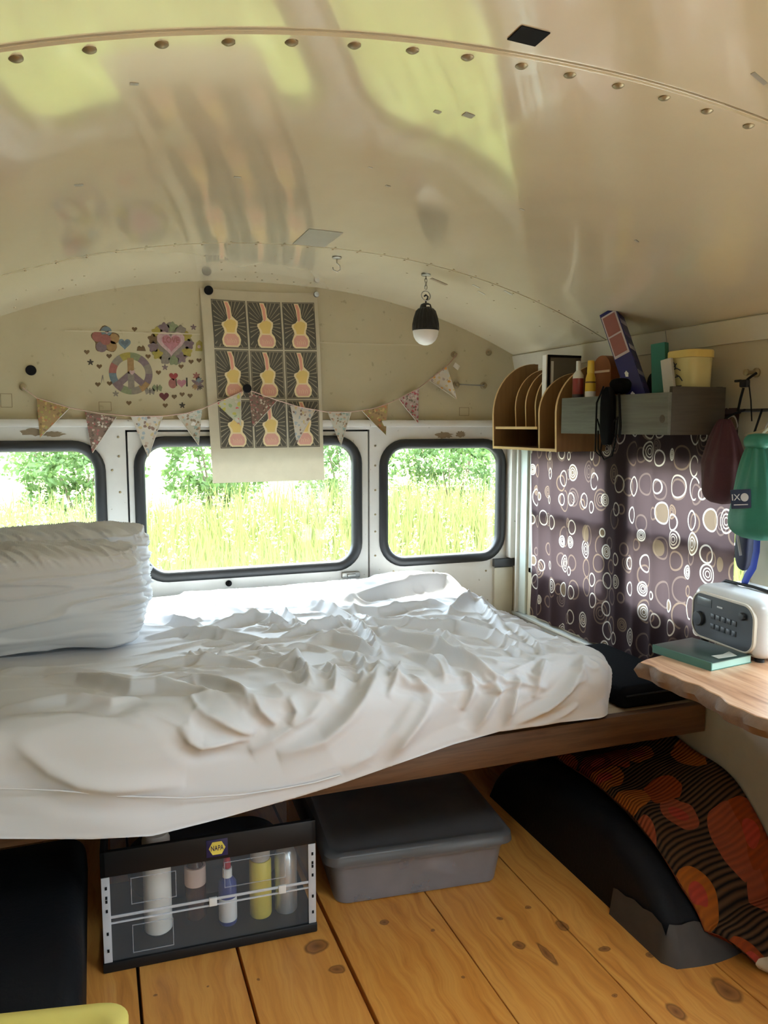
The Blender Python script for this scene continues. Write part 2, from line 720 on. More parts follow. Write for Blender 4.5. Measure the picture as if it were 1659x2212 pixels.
# ================================================================== THE BUS SHELL
M_CEIL, M_BULK, M_WHITE = mat_ceiling(), mat_bulkhead(), mat_white_paint()
M_GLASS = mat_glass()
M_PINE = mat_pine()
M_RUBBER = mat('black_rubber', (.012, .013, .014), .45)
M_DARK = mat('dark_sealant', (.008, .008, .008), .8)
M_ALU = mat('window_aluminium', (.55, .58, .56), .4, .6)
M_STEEL = mat('dull_steel', (.34, .33, .30), .35, .9)
M_GREYP = mat('grey_painted_steel', (.36, .375, .37), .5)
M_BRASSY = mat('old_brass', (.30, .24, .14), .4, .7)
M_BLACKP = mat('black_plastic', (.010, .010, .011), .45, spec=.3)
M_BLACKM = mat('black_matte', (.007, .007, .008), .8, spec=.15)
M_RESIDUE = mat('brown_glue_residue', (.22, .165, .10), .8, var=.35, scale=30)
M_WHITEPL = mat('white_plastic', (.74, .74, .72), .35)
M_CHIP = mat('bare_grey_metal_chip', (.34, .31, .25), .45, .4)

HALF, YF = 1.08, -6.3                        # half width of the bus, front end


def roof(x):
    return 1.896 - .205 * abs(x) ** 2.2


# ---- floor
floor = MB().box(-1.10, 1.10, YF - .05, .05, -.09, -.030).build('floor', mat('subfloor', (.05, .035, .022), .9))
tag(floor, kind='structure')
SEAMS = [(-1.08, 0), (-.835, .002), (-.575, .0035), (-.326, .0035), (-.07, .0045), (.234, .001), (.53, .001), (.805, .0015), (1.08, 0)]
for (a, ga), (b, gb) in zip(SEAMS[:-1], SEAMS[1:]):
    MB().box(a + ga, b - gb, YF, 0, -.03, 0, .0015, 1).build('plank', M_PINE, floor)

# ---- ceiling: sheet panels over a dark outer skin
def arch_shell(mb, y0, y1, lo, hi, nx=72, ny=14, x0=-HALF - .004, x1=HALF + .004):
    xs = np.linspace(x0, x1, nx)
    loops = []
    for y in np.linspace(y0, y1, ny):
        loops.append([(x, y, roof(x) + lo) for x in xs] + [(x, y, roof(x) + hi) for x in xs[::-1]])
    return mb.rings(loops)


# roof hatch added out of view to light the floor and bed front
HX0, HX1, HY0, HY1 = .02, .62, -2.92, -2.32


def around_added_hatch(y1, y0):
    """y ranges and x ranges of the shell pieces that leave the added hatch free"""
    if y0 > HY1 or y1 < HY0:
        return [(y1, y0, -HALF - .004, HALF + .004)]
    return [(y1, HY1, -HALF - .004, HALF + .004), (HY0, y0, -HALF - .004, HALF + .004), (HY1, HY0, -HALF - .004, HX0), (HY1, HY0, HX1, HALF + .004)]


ceiling = None
for (ya, yb, xa, xb) in around_added_hatch(.06, YF - .04):
    o = arch_shell(MB(), yb, ya, .014, .05, ny=2, x0=xa, x1=xb, nx=72 if xb - xa > 2 else 26).build('ceiling' if ceiling is None else 'roof_skin', M_DARK, ceiling, 50)
    if ceiling is None:
        ceiling = tag(o, kind='structure')
EDGES = [.02, -.648, -1.948, -3.25, -4.55, YF]
for a, b in zip(EDGES[:-1], EDGES[1:]):
    for (ya, yb, xa, xb) in around_added_hatch(a - (.003 if a < 0 else 0), b + .003):
        arch_shell(MB(), ya, yb, .0, .006, x0=xa, x1=xb, nx=72 if xb - xa > 2 else 26).build('roof_panel', M_CEIL, ceiling, 50)
hz0 = roof(.3)
hc = MB()
for (xa, xb, ya, yb) in ((HX0 - .01, HX0 + .02, HY0, HY1), (HX1 - .02, HX1 + .01, HY0, HY1), (HX0, HX1, HY0 - .01, HY0 + .02), (HX0, HX1, HY1 - .02, HY1 + .01)):
    hc.box(xa, xb, ya, yb, hz0 - .03, hz0 + .10)
hc.build('added_hatch_curb', M_WHITE, ceiling)
MB().box(HX0, HX1, HY0, HY1, hz0 + .10, hz0 + .104).build('added_hatch_pane', M_GLASS, ceiling, None)
portal('window_portal', ((HX0 + HX1) / 2, (HY0 + HY1) / 2, hz0 + .115), (1, 0, 0), (0, 1, 0), .58, .58)
# overlapping strip with round bolts along the near seam
M_STRIP = M_CEIL
for ys in (-1.948, -3.25):
    st = arch_shell(MB(), ys + .004, ys + .044, -.005, .0005, ny=2).build('seam_strip', M_STRIP, ceiling, 50)
    if ys > -2:
        bolt_px = [(30, 75), (190, 65), (347, 60), (492, 61), (629, 66), (765, 72), (891, 83), (1010, 96), (1127, 110), (1232, 128), (1337, 150), (1437, 172), (1530, 196), (1620, 222)]
        xs = []
        for px in bolt_px:
            d = ray(*px)
            t = (ys + .024 - CAM[1]) / d[1]
            xs.append(CAM[0] + d[0] * t)
    first = None
    for x in xs:
        z = roof(x) - .005
        if first is None or True:
            MB().lathe([(.0095, .002), (.0095, -.001), (.006, -.0035), (.001, -.0045)], (x, ys + .024, z), 12).build('bolt', M_BRASSY, st)
# rivets along the far seam and on the rear cap (too small to pick apart)
riv = MB()
for x in np.linspace(-1.02, 1.02, 27):
    for y in (-.632, -.664):
        riv.lathe([(.004, .001), (.003, -.0016), (.0005, -.002)], (x, y, roof(x)), 8)
for k in range(40):
    x, y = random.uniform(-.95, .95), random.choice((-.08, -.2, -.33, -.47)) + random.uniform(-.03, .03)
    riv.lathe([(.0045, .001), (.003, -.0012), (.0005, -.0016)], (x, y, roof(x)), 8)
tag(riv.build('rivet_heads', M_BRASSY, ceiling), kind='stuff')


def roof_patch(px, w, l, material, name, th=.0015, skew=.35):
    """flat chip or tape square lying on the ceiling under a pixel"""
    d = ray(*px)
    t = .2
    while (CAM + d * t)[2] < roof((CAM + d * t)[0]):
        t += .001
    p = CAM + d * t
    x, y = p[0], p[1]
    pts = [(-w, -l), (w, -l), (w, l), (-w, l)]
    lp0 = [Vector((x + a, y + b + a * skew, roof(x + a) - .0004)) for a, b in pts]
    lp1 = [q - Vector((0, 0, th)) for q in lp0]
    return MB().rings([lp0, lp1]).build(name, material, None)


tag(roof_patch((1142, 76), .0235, .020, M_BLACKM, 'tape_square', skew=.1), 'matte black tape square stuck on the ceiling', 'tape')
tag(roof_patch((685, 514), .050, .095, M_CHIP, 'plate_square', skew=.1), 'dull grey metal square on the ceiling above the printed towel', 'metal plate')
for px, w, l in (((945, 241), .007, .005), ((1012, 248), .011, .008), ((170, 399), .008, .006), ((513, 382), .008, .004), ((800, 361), .005, .003),
                 ((838, 401), .006, .004), ((1128, 452), .007, .004), ((1375, 520), .006, .004), ((290, 180), .006, .004), ((1028, 618), .016, .005),
                 ((1040, 632), .016, .005), ((1098, 632), .018, .006), ((1640, 168), .02, .004)):
    o = roof_patch(px, w, l, M_CHIP, 'paint_chip', .0006)
    o.location -= wloc(ceiling)
    o.parent = ceiling

# ---- rear wall: white lower sheet with the windows and the emergency door, bulkhead above
WL = (-1.035, -.597, .783, 1.303)
WD = (-.489, .376, .783, 1.316)
WR = (.463, 1.032, .784, 1.300)
DOOR = (-.520, .416, .10, 1.345)
outl = [(-1.08, -.03), (DOOR[0], -.03), (DOOR[0], DOOR[3]), (DOOR[1], DOOR[3]), (DOOR[1], -.03), (1.08, -.03), (1.08, 1.37), (-1.08, 1.37)]
GR = .105
holes = [rrect(*[v + s * .016 for v, s in zip(w, (1, -1, 1, -1))], GR - .016) for w in (WL, WR)]
Mrear = Matrix.Translation((0, .0125, 0)) @ MXZ
wall_rear = plate(outl, holes, .025, Mrear).build('wall_rear', M_WHITE, None, 30)
tag(wall_rear, kind='structure')
xs = np.linspace(-1.08, 1.08, 60)
up_out = [(-1.08, 1.37), (1.08, 1.37)] + [(x, roof(x) + .008) for x in xs[::-1]]
plate(up_out, [], .03, Matrix.Translation((0, .015, 0)) @ MXZ).build('bulkhead', M_BULK, wall_rear, 30)
tr = MB().box(-1.08, 1.08, -.018, .001, 1.356, 1.384, .004)
tag(tr.build('trim_1', M_WHITE), kind='structure')
for (a, b) in (((140, 714), (432, 722)), ((690, 740), (925, 746))):
    p, q = onY(*a), onY(*b)
    MB().prism([(p[0], -.0016, p[2] - .002), (q[0], -.0016, q[2] - .002), (q[0], -.0016, q[2] + .002), (p[0], -.0016, p[2] + .002)], (0, .002, 0)).build('panel_rib', mat('pale_rib', (.52, .47, .33), .4), wall_rear)
# traces of old labels on the bulkhead
for (x0, y0, x1, y1) in ((213, 868, 241, 888), (0, 850, 27, 880), (992, 880, 1013, 898)):
    p, q = onY(x0, y0), onY(x1, y1)
    w = .0016
    fr = MB()
    for (a0, a1, b0, b1) in ((p[0], q[0], p[2] - w, p[2]), (p[0], q[0], q[2], q[2] + w), (p[0], p[0] + w, q[2], p[2]), (q[0] - w, q[0], q[2], p[2])):
        fr.box(a0, a1, -.0008, .001, b0, b1)
    fr.build('label_outline', mat('dirty_edge', (.20, .16, .09), .7), wall_rear)
# brown residue where signs were torn off above the windows
def blot(cx, cz, w, h, n=26, seed=0):
    R = random.Random(seed)
    out = []
    for i in range(n):
        a = 2 * math.pi * i / n
        k = 1 + .3 * math.sin(3 * a + R.random() * 6) * R.random() + R.uniform(-.12, .12)
        out.append((cx + w * k * math.cos(a), cz + h * k * math.sin(a)))
    return out


for i, (px, w, h) in enumerate((((72, 933), .04, .013), ((115, 938), .035, .009), ((960, 940), .035, .013), ((995, 938), .022, .012))):
    c = onY(*px)
    MB().prism([(a, -.0012, b) for a, b in blot(c[0], c[2], w, h, seed=i)], (0, .0014, 0)).build('glue_residue', M_RESIDUE, wall_rear, None)
# screws up the door pillars and at the corner
scr = MB()
for x, zs in ((-.545, (.86, .99, 1.12, 1.25, 1.32)), (.44, (.83, .93, 1.0, 1.1, 1.2, 1.28)), (.95, (.735,)), (-.57, (.9, 1.2)), (.70, (.745, .752)), (.52, (.76,))):
    for z in zs:
        scr.lathe([(.0045, 0), (.004, .002), (.001, .003)], (0, 0, 0), 8, M=Matrix.Translation((x, 0, z)) @ Matrix.Rotation(math.pi / 2, 4, 'X'))
tag(scr.build('screw_heads', M_BRASSY, wall_rear), kind='stuff')

Y3 = lambda y0: (lambda a, b, c: Vector((a, y0 + c, b)))
GSEC = [(-.006, .004), (-.006, -.006), (.002, -.013), (.018, -.014), (.030, -.008), (.034, .004), (.034, .018), (-.004, .018)]


def rear_window(name, w, y0, parent=None):
    ring = ring_sweep(MB(), rrect(*w, GR), GSEC, Y3(y0))
    pane_loop = rrect(w[0] + .02, w[1] - .02, w[2] + .02, w[3] - .02, GR - .02)
    if parent is None:
        o = ring.build(name, M_RUBBER, None, 60)
        tag(o, kind='structure')
        par = o
    else:
        par = parent
        ring.build('gasket', M_RUBBER, parent, 60)
    MB().prism([(a, y0 + .010, b) for a, b in pane_loop], (0, .005, 0)).build('pane', M_GLASS, par, None)
    portal('window_portal', ((w[0] + w[1]) / 2, y0 + .03, (w[2] + w[3]) / 2), (1, 0, 0), (0, 0, -1), w[1] - w[0], w[3] - w[2])


rear_window('window_1', WL, 0)
rear_window('window_2', WR, 0)
door = plate([(DOOR[0] + .007, .005), (DOOR[1] - .007, .005), (DOOR[1] - .007, DOOR[3] - .007), (DOOR[0] + .007, DOOR[3] - .007)],
             [rrect(*[v + s * .016 for v, s in zip(WD, (1, -1, 1, -1))], GR - .016)], .022, Matrix.Translation((0, .012, 0)) @ MXZ).build('door_1', M_WHITE, None, 30)
tag(door, kind='structure')
rear_window('', WD, 0, door)
fr = MB()
for b in ((DOOR[0] - .01, DOOR[0] + .02, -.02, DOOR[3] + .02), (DOOR[1] - .02, DOOR[1] + .01, -.02, DOOR[3] + .02), (DOOR[0], DOOR[1], DOOR[3] - .02, DOOR[3] + .02), (DOOR[0], DOOR[1], -.02, .03)):
    fr.box(b[0], b[1], .026, .034, b[2], b[3])
fr.build('door_seal', M_RUBBER, door)
c = onY(755, 1241)
MB().box(c[0] - .035, c[0] + .04, -.016, .002, c[2] - .012, c[2] + .012, .003).box(c[0] - .015, c[0] + .02, -.028, -.014, c[2] - .006, c[2] + .006, .002).build('latch', M_STEEL, door)
c = onY(494, 1260)
MB().lathe([(.012, 0), (.012, .006), (.006, .01), (.006, .02), (.001, .022)], (0, 0, 0), 12, M=Matrix.Translation((c[0], 0.001, c[2])) @ Matrix.Rotation(math.pi / 2, 4, 'X')).build('stub_knob', M_BLACKM, door)
# right rear corner: post cover, black strap and cream kick panel
MB().box(.985, 1.078, -.014, .001, .50, .748, .006).build('corner_panel', mat('cream_panel', (.56, .53, .42), .45), wall_rear)
MB().box(.98, 1.079, -.022, .001, .752, .786, .003).build('corner_strap', mat('dark_grey_rubber', (.05, .055, .06), .6), wall_rear)
MB().box(1.042, 1.079, -.045, .001, .79, 1.355, .008).build('post_cover', M_WHITE, wall_rear)

# ---- side walls with a row of sliding windows
SIDE_WIN = [(-.685 - .645 * k, -.14 - .645 * k) for k in range(9)]
ZB, ZT = .745, 1.262
ADDED_DOOR = (-3.90, -2.86, .04, 1.60)         # glazed door added out of view on the right, for low floor light


def side_wall(name, sgn, first, wins, dr=None):
    X0 = sgn * (HALF + .02)
    hl = [[(a, ZB), (b, ZB), (b, ZT), (a, ZT)] for a, b in wins]
    if dr:
        hl.append([(dr[0], dr[2]), (dr[1], dr[2]), (dr[1], dr[3]), (dr[0], dr[3])])
    w = plate([(YF, -.03), (.03, -.03), (.03, 1.70), (YF, 1.70)], hl, .04, Matrix.Translation((X0, 0, 0)) @ MYZ).build(name, mat('dark_olive_wall', (.20, .18, .13), .5) if sgn < 0 else mat('cream_wall_paint', (.44, .395, .285), .4, var=.1, scale=5), None, 30)
    tag(w, kind='structure')
    xi = sgn * HALF
    for i, (a, b) in enumerate(wins):
        f = MB()
        e = .022
        lo, hi = sorted((xi - sgn * .004, xi + sgn * .03))
        f.box(lo, hi, a, b, ZB, ZB + e, .002).box(lo, hi, a, b, ZT - e, ZT, .002)
        f.box(lo, hi, a, a + e, ZB, ZT, .002).box(lo, hi, b - e, b, ZB, ZT, .002)
        fo = f.build('window_%d' % (first + i), M_ALU)
        tag(fo, kind='structure')
        MB().box(lo, hi, a + e, b - e, .985, 1.022, .002).build('meeting_rail', M_ALU, fo)
        MB().box(xi + sgn * .008, xi + sgn * .012, a + .015, b - .015, ZB + .015, .99).build('pane', M_GLASS, fo, None)
        MB().box(xi + sgn * .016, xi + sgn * .020, a + .015, b - .015, 1.01, ZT - .015).build('pane', M_GLASS, fo, None)
        if sgn > 0:
            portal('window_portal', (xi + .05, (a + b) / 2, (ZB + ZT) / 2), (0, 1, 0), (0, 0, 1), b - a, ZT - ZB)
        else:
            portal('window_portal', (xi - .05, (a + b) / 2, (ZB + ZT) / 2), (0, 0, 1), (0, 1, 0), ZT - ZB, b - a)
    return w


wall_left = side_wall('wall_left', -1, 20, [])  # dark tone made up for this unseen wall, lowers fill light on the left
wall_right = side_wall('wall_right', 1, 3, SIDE_WIN[:4], ADDED_DOOR)
dl = MB()
for (a, b, c, d) in ((ADDED_DOOR[0], ADDED_DOOR[0] + .05, ADDED_DOOR[2], ADDED_DOOR[3]), (ADDED_DOOR[1] - .05, ADDED_DOOR[1], ADDED_DOOR[2], ADDED_DOOR[3]), (-3.405, -3.355, ADDED_DOOR[2], ADDED_DOOR[3]), (ADDED_DOOR[0], ADDED_DOOR[1], ADDED_DOOR[2], .10), (ADDED_DOOR[0], ADDED_DOOR[1], 1.54, ADDED_DOOR[3])):
    dl.box(1.086, 1.116, a, b, c, d)
added_door = tag(dl.build('added_door_2', M_ALU), kind='structure')  # frame of the unseen door put in to brighten floor and bed front
for a, b in ((-3.85, -3.405), (-3.355, -2.91)):
    MB().box(1.099, 1.103, a, b,   .10, 1.54).build('pane', M_GLASS, added_door, None)
portal('window_portal', (1.13, (ADDED_DOOR[0] + ADDED_DOOR[1]) / 2, .81), (0, 1, 0), (0, 0, 1), 1.04, 1.56)
# grey panel and sill under the right windows, cove strip where wall meets roof
MB().box(1.066, 1.081, -2.84, -.045, 0, .548).build('kick_panel', M_GREYP, wall_right)
MB().box(1.052, 1.081, -2.84, -.045, .548, .560, .003).build('sill_rail', M_ALU, wall_right)
MB().box(1.069, 1.081, -.128, -.048, .56, 1.262, .003).build('window_channel', mat('pale_green_grey_paint', (.50, .56, .52), .4), wall_right)
MB().box(1.056, 1.081, -.075, -.062, .56, 1.262, .002).build('channel_lip', M_WHITE, wall_right)
for k, (a, b) in enumerate(((0, -.96), (-.965, YF))):
    t = MB()
    loops = []
    for y in (a, b):
        loops.append([(1.06, y, 1.655), (1.081, y, 1.665), (1.081, y, 1.592), (1.074, y, 1.592)])
    t.rings(loops)
    tag(t.build('trim_%d' % (2 + k), mat('pale_cream_trim', (.52, .485, .39), .4)), kind='structure')
t = MB().box(-1.081, -1.062, YF, 0, 1.592, 1.662, .003)
tag(t.build('trim_4', M_WHITE), kind='structure')

# ---- front end with windscreen (behind the camera)
WS = rrect(-.70, .70, .90, 1.45, .1)
wf = plate([(-1.10, -.03), (1.10, -.03)] + [(x, roof(x) + .01) for x in np.linspace(1.10, -1.10, 40)], [WS], .03, Matrix.Translation((0, YF, 0)) @ MXZ).build('wall_front', M_WHITE, None, 30)
tag(wf, kind='structure')
g = ring_sweep(MB(), rrect(-.705, .705, .895, 1.455, .1), [(-.01, -.02), (.03, -.02), (.03, .02), (-.01, .02)], Y3(YF)).build('window_40', M_RUBBER, None, 60)
tag(g, kind='structure')
MB().prism([(a, YF - .002, b) for a, b in rrect(-.69, .69, .91, 1.44, .09)], (0, .004, 0)).build('pane', M_GLASS, g, None)
portal('window_portal', (0, YF - .03, 1.175), (1, 0, 0), (0, 0, 1), 1.4, .55)

# ---- wheel arches
def wheel_arch(sgn, label):
    xi, xo = sgn * .695, sgn * 1.079
    yc, L, H, rr = -1.03, .49, .235, .05
    t = thing('wheel_arch', (sgn * .88, yc, 0), label, 'wheel arch')
    def prof(y, k=0.0):
        q = min(1.0, abs((y - yc) / (L + k)))
        return (H + k) * (1 - q ** 2.6) ** (1 / 2.0)
    def loop(k, ys):
        loops = []
        for y in ys:
            h = max(prof(y, k), .002)
            pts = [(xi - sgn * k, y, 0)]
            r = min(rr, h * .9)
            for i in range(7):
                a = math.pi / 2 * i / 6
                pts.append((xi - sgn * k + sgn * r * (1 - math.cos(a)), y, h - r + r * math.sin(a)))
            pts += [(xo, y, h), (xo, y, 0)]
            loops.append(pts)
        return loops
    s = np.linspace(-math.pi / 2, math.pi / 2, 41)
    MB().rings(loop(0, yc + L * np.sin(s))).build('arch', mat('black_arch_coating', (.008, .0085, .010), .6, bump=.25, bscale=90, spec=.15), t, 50)
    # bare grey metal at the near foot of the arch
    g = MB()
    ang = np.linspace(0, 1, 26)
    P = np.zeros((26, 5, 3))
    for i, a in enumerate(ang):
        for j in range(5):
            f = j / 4
            top = (.075 + .035 * math.sin(a * 3.1)) * (1 - .25 * a) * (1 + .04 * math.sin(a * 40))
            if a < .5:
                y = yc - L * .52 - (a / .5) * (L * .46)
                P[i, j] = (xi - sgn * (.006 + .012 * (1 - f)), y, min(f * top, max(prof(y) - .002, .01)))
            else:
                b = (a - .5) / .5
                P[i, j] = (xi - sgn * .006 + sgn * b * .25, yc - L - .012 * (1 - f) - .018 * math.sin(b * math.pi) * (1 - f) + .02 * f * f, f * top)
    g.grid(P)
    g.build('bare_metal_foot', mat('bare_grey_arch_metal', (.052, .047, .043), .7, var=.35, scale=18), t, 60)
    return t


wheel_arch(1, 'black wheel arch on the right under the flowered rug')
wheel_arch(-1, 'black wheel arch on the left beside the clear crate')

# ================================================================== OUTSIDE
def soup(name, verts, faces, material, parent=None):
    me = bpy.data.meshes.new(name)
    me.from_pydata(verts, [], faces)
    me.update()
    return link(name, me, material, parent, None)


def mat_leaf(name, c0, c1, trans=.45, scale=1.6):
    k = NT(name)
    p = k.coord('Position')
    nz = k.noise(p, scale, 4, .7)
    r = k.n('ShaderNodeNewGeometry').outputs['Random Per Island']
    c = k.mix(k.math('ADD', k.math('MULTIPLY', nz.outputs[0], .6), k.math('MULTIPLY', r, .4)), c0, c1)
    k.l(c, k.b.inputs['Base Color'])
    k.b.inputs['Roughness'].default_value = .7
    tr = k.n('ShaderNodeBsdfTranslucent')
    k.l(c, tr.inputs[0])
    mx = k.n('ShaderNodeMixShader')
    mx.inputs[0].default_value = trans
    k.l(k.b.outputs[0], mx.inputs[1])
    k.l(tr.outputs[0], mx.inputs[2])
    k.l(mx.outputs[0], k.out.inputs[0])
    return k.m


GZ = -.85


def mat_yard():
    """pale gravel yard around the bus that turns into meadow behind it"""
    k = NT('yard_and_meadow')
    p = k.coord('Position')
    nz = k.noise(p, 1.2, 4)
    sep = k.n('ShaderNodeSeparateXYZ')
    k.l(p, sep.inputs[0])
    f = k.ramp(k.math('MULTIPLY_ADD', k.math('ADD', sep.outputs[1], nz.outputs[0]), .25, 0.0), [(.3, 0.0), (.65, 1.0)])
    gravel = k.mix(nz.outputs[0], (.34, .32, .28), (.46, .44, .39))
    grass = k.mix(nz.outputs[0], (.145, .165, .05), (.205, .205, .085))
    k.l(k.mix(f, gravel, grass), k.b.inputs['Base Color'])
    k.b.inputs['Roughness'].default_value = .9
    return k.m


gx = np.linspace(-60, 60, 61)
gy = np.linspace(-60, 80, 71)


def ground_z(x, y):
    rise = np.clip((y - 3.0) / 9.0, 0, None)
    return GZ + .50 * np.minimum(rise, 1.6) ** 1.4 + .10 * np.sin(x * .8 + y * .5) * np.clip(y / 6, 0, 1)


G = np.stack(np.meshgrid(gx, gy, indexing='ij'), -1)
gv = [(x, y, float(ground_z(x, y))) for x, y in G.reshape(-1, 2)]
nyy = len(gy)
gf = [(i * nyy + j, (i + 1) * nyy + j, (i + 1) * nyy + j + 1, i * nyy + j + 1) for i in range(len(gx) - 1) for j in range(nyy - 1)]
gr = soup('ground', gv, gf, mat_yard())
tag(gr, kind='structure')


def blades(n, x0, x1, y0, y1, h0, h1, w):
    x = RNG.uniform(x0, x1, n)
    y = y0 + (y1 - y0) * RNG.uniform(0, 1, n) ** 1.3
    z = ground_z(x, y)
    h = RNG.uniform(h0, h1, n)
    a = RNG.uniform(0, 2 * np.pi, n)
    lean = RNG.uniform(0, .35, n) * h
    dx, dy = np.cos(a), np.sin(a)
    b = RNG.uniform(0, 2 * np.pi, n)
    wx, wy = np.cos(b) * w, np.sin(b) * w
    V = np.empty((n, 5, 3))
    V[:, 0] = np.stack((x - wx, y - wy, z - .02), -1)
    V[:, 1] = np.stack((x + wx, y + wy, z - .02), -1)
    V[:, 2] = np.stack((x + wx * .8 + dx * lean * .4, y + wy * .8 + dy * lean * .4, z + h * .6), -1)
    V[:, 3] = np.stack((x - wx * .8 + dx * lean * .4, y - wy * .8 + dy * lean * .4, z + h * .6), -1)
    V[:, 4] = np.stack((x + dx * lean, y + dy * lean, z + h), -1)
    base = np.arange(n)[:, None] * 5
    q = base + np.array([[0, 1, 2, 3]])
    t = base + np.array([[3, 2, 4]])
    return V.reshape(-1, 3).tolist(), q.tolist() + t.tolist()


v, f = blades(26000, -7, 9, 2.2, 10.6, .45, 1.05, .012)
meadow = tag(soup('meadow_grass', v, f, mat_leaf('yellow_green_grass', (.125, .155, .035), (.215, .22, .075), .5)), 'tall pale yellow green meadow grass outside the rear windows', 'grass', kind='stuff')


def leaves(n, cen, rad, size):
    d = RNG.normal(size=(n, 3))
    d /= np.linalg.norm(d, axis=1)[:, None]
    r = RNG.uniform(.55, 1.0, n)[:, None] ** .5
    lump = 1 + .22 * np.sin(d[:, :1] * 5 + cen[0]) * np.cos(d[:, 1:2] * 6) + .15 * np.sin(d[:, 2:] * 9)
    p = np.array(cen) + d * r * lump * np.array(rad)
    a = RNG.normal(size=(n, 3))
    a /= np.linalg.norm(a, axis=1)[:, None]
    b = np.cross(a, RNG.normal(size=(n, 3)))
    b /= np.linalg.norm(b, axis=1)[:, None]
    s = RNG.uniform(.6, 1.3, n)[:, None] * size
    V = np.stack((p - a * s, p + b * s * .5, p + a * s, p - b * s * .5), 1)
    q = np.arange(n)[:, None] * 4 + np.array([[0, 1, 2, 3]])
    return V.reshape(-1, 3), q


# goldenrod and other tall weeds: feathery yellow heads
vv, ff, n0 = [], [], 0
for k in range(420):
    x, y = RNG.uniform(-5, 7), RNG.uniform(2.6, 9.5)
    z = float(ground_z(x, y)) + RNG.uniform(.7, 1.25)
    V, q = leaves(30, (x, y, z), (.04, .04, .16), .017)
    vv += V.tolist()
    ff += (q + n0).tolist()
    n0 += len(V)
tag(soup('wildflower_heads', vv, ff, mat_leaf('pale_yellow_flowers', (.30, .28, .085), (.35, .35, .19), .4, 3), meadow), kind='stuff')

BUSH = [(-8.2 + 2.45 * k, 12.2 + .5 * math.sin(k * 2.1), 1.05, 1.3 + .35 * math.sin(k * 1.7)) for k in range(8)] + [(-13 + 5.6 * k, 17.5, 1.95, 2.6 + .3 * math.sin(k * 2.9)) for k in range(6)]
M_BUSH = mat_leaf('bright_green_foliage', (.05, .11, .025), (.14, .21, .06), .45, 1.3)
M_STEM = mat('bush_stem', (.12, .09, .05), .8)
ORD = ('first', 'second', 'third', 'fourth', 'fifth', 'sixth', 'seventh', 'eighth')
seen = {0: 0, 1: 0}
for (x, y, w, h) in BUSH:
    z = float(ground_z(x, y))
    v_ = np.array((x, y, z + h)) - CAM
    if not -150 < CX + F_PX * (v_ @ RT) / (v_ @ FW) < 1150:
        continue                              # stands outside what the windows show
    row = int(y > 15)
    t = thing('bush', (x, y, z), '%s bush from the left in the %s behind the meadow' % (ORD[seen[row]], ('front row of low bushes', 'back row of tall bushes')[row]), 'bush', 'bushes behind the meadow')
    seen[row] += 1
    V, q = leaves(4200, (x, y, z + h * .85), (w, w * .8, h), .065)
    soup('foliage', V.tolist(), q.tolist(), M_BUSH, t)
    st = MB()
    for k in range(5):
        a = k * 1.3
        st.tube([(x + .1 * math.cos(a), y + .1 * math.sin(a), z - .05), (x + .45 * math.cos(a), y + .4 * math.sin(a), z + h * .9)], [.03, .012], 6)
    st.build('stems', M_STEM, t)

# unseen hedges added right of the bus and ahead, to block low sky
M_SKY_BLOCK = mat_leaf('sky_block_leaves', (.035, .06, .02), (.09, .13, .045), .2, 2.5)
for (x, y, w, d, h, lab) in ((15.0, -4.0, 1.2, 13.0, 4.4, 'unseen dark leaf wall added on the right to block low sky'), (-3.5, -27.5, 11.0, 1.2, 5.5, 'unseen dark leaf wall added across the front to block low sky')):
    t = thing('sky_block_hedge', (x, y, GZ), lab, 'sky_block_hedge')
    n = 60
    mb = MB()
    loops = []
    for k_ in range(9):
        f_ = k_ / 8
        zz = GZ + h * f_
        sc = (1 - .25 * f_ ** 3)
        loops.append([(x + w * sc * px_ * (1 + .06 * math.sin(7 * i + 3 * k_)), y + d * sc ** .3 * py_ * (1 + .01 * math.sin(5 * i + k_)), zz + .25 * math.sin(i * 2.3 + k_) * f_) for i, (px_, py_) in enumerate(rrect(-1, 1, -1, 1, .35, 14))])
    mb.rings(loops).build('leaf_mass', M_SKY_BLOCK, t, 80)
    V, q = leaves(5000, (x, y, GZ + h * .55), (w * 1.5, d * 1.1, h * .55), .16)
    soup('foliage', V.tolist(), q.tolist(), M_SKY_BLOCK, t)

# ================================================================== BED
M_BOARD = mat_wood('brown_stained_board', (.060, .028, .014), (.14, .07, .034), 0, 1.0, .45)
M_PLY = mat_wood('raw_plywood', (.30, .2, .1), (.42, .3, .17), 0, .6, .7)
bedp = thing('bed_platform', (0, -.62, 0), 'dark stained wooden bed platform spanning the bus under the mattress', 'bed platform')
MB().box(-1.062, 1.062, -1.205, -1.175, .448, .535, .003).build('front_board', M_BOARD, bedp)
MB().box(-1.062, 1.062, -1.175, -.05, .512, .530).build('deck', M_PLY, bedp)
MB().box(-1.062, 1.062, -.09, -.05, .44, .512).build('rear_rail', M_BOARD, bedp)
for x in (-.60, .60):
    MB().box(x - .03, x + .03, -.13, -.07, 0, .44).build('leg', M_BOARD, bedp)
for x in (-1.045, 1.045):
    MB().box(x - .017, x + .017, -1.175, -.05, .44, .512).build('cleat', M_BOARD, bedp)

M_SHEET = mat_sheet()
XL, XR, YFR, YRE, ZTOP, RAD = -1.055, .735, -1.224, -.045, .722, .075
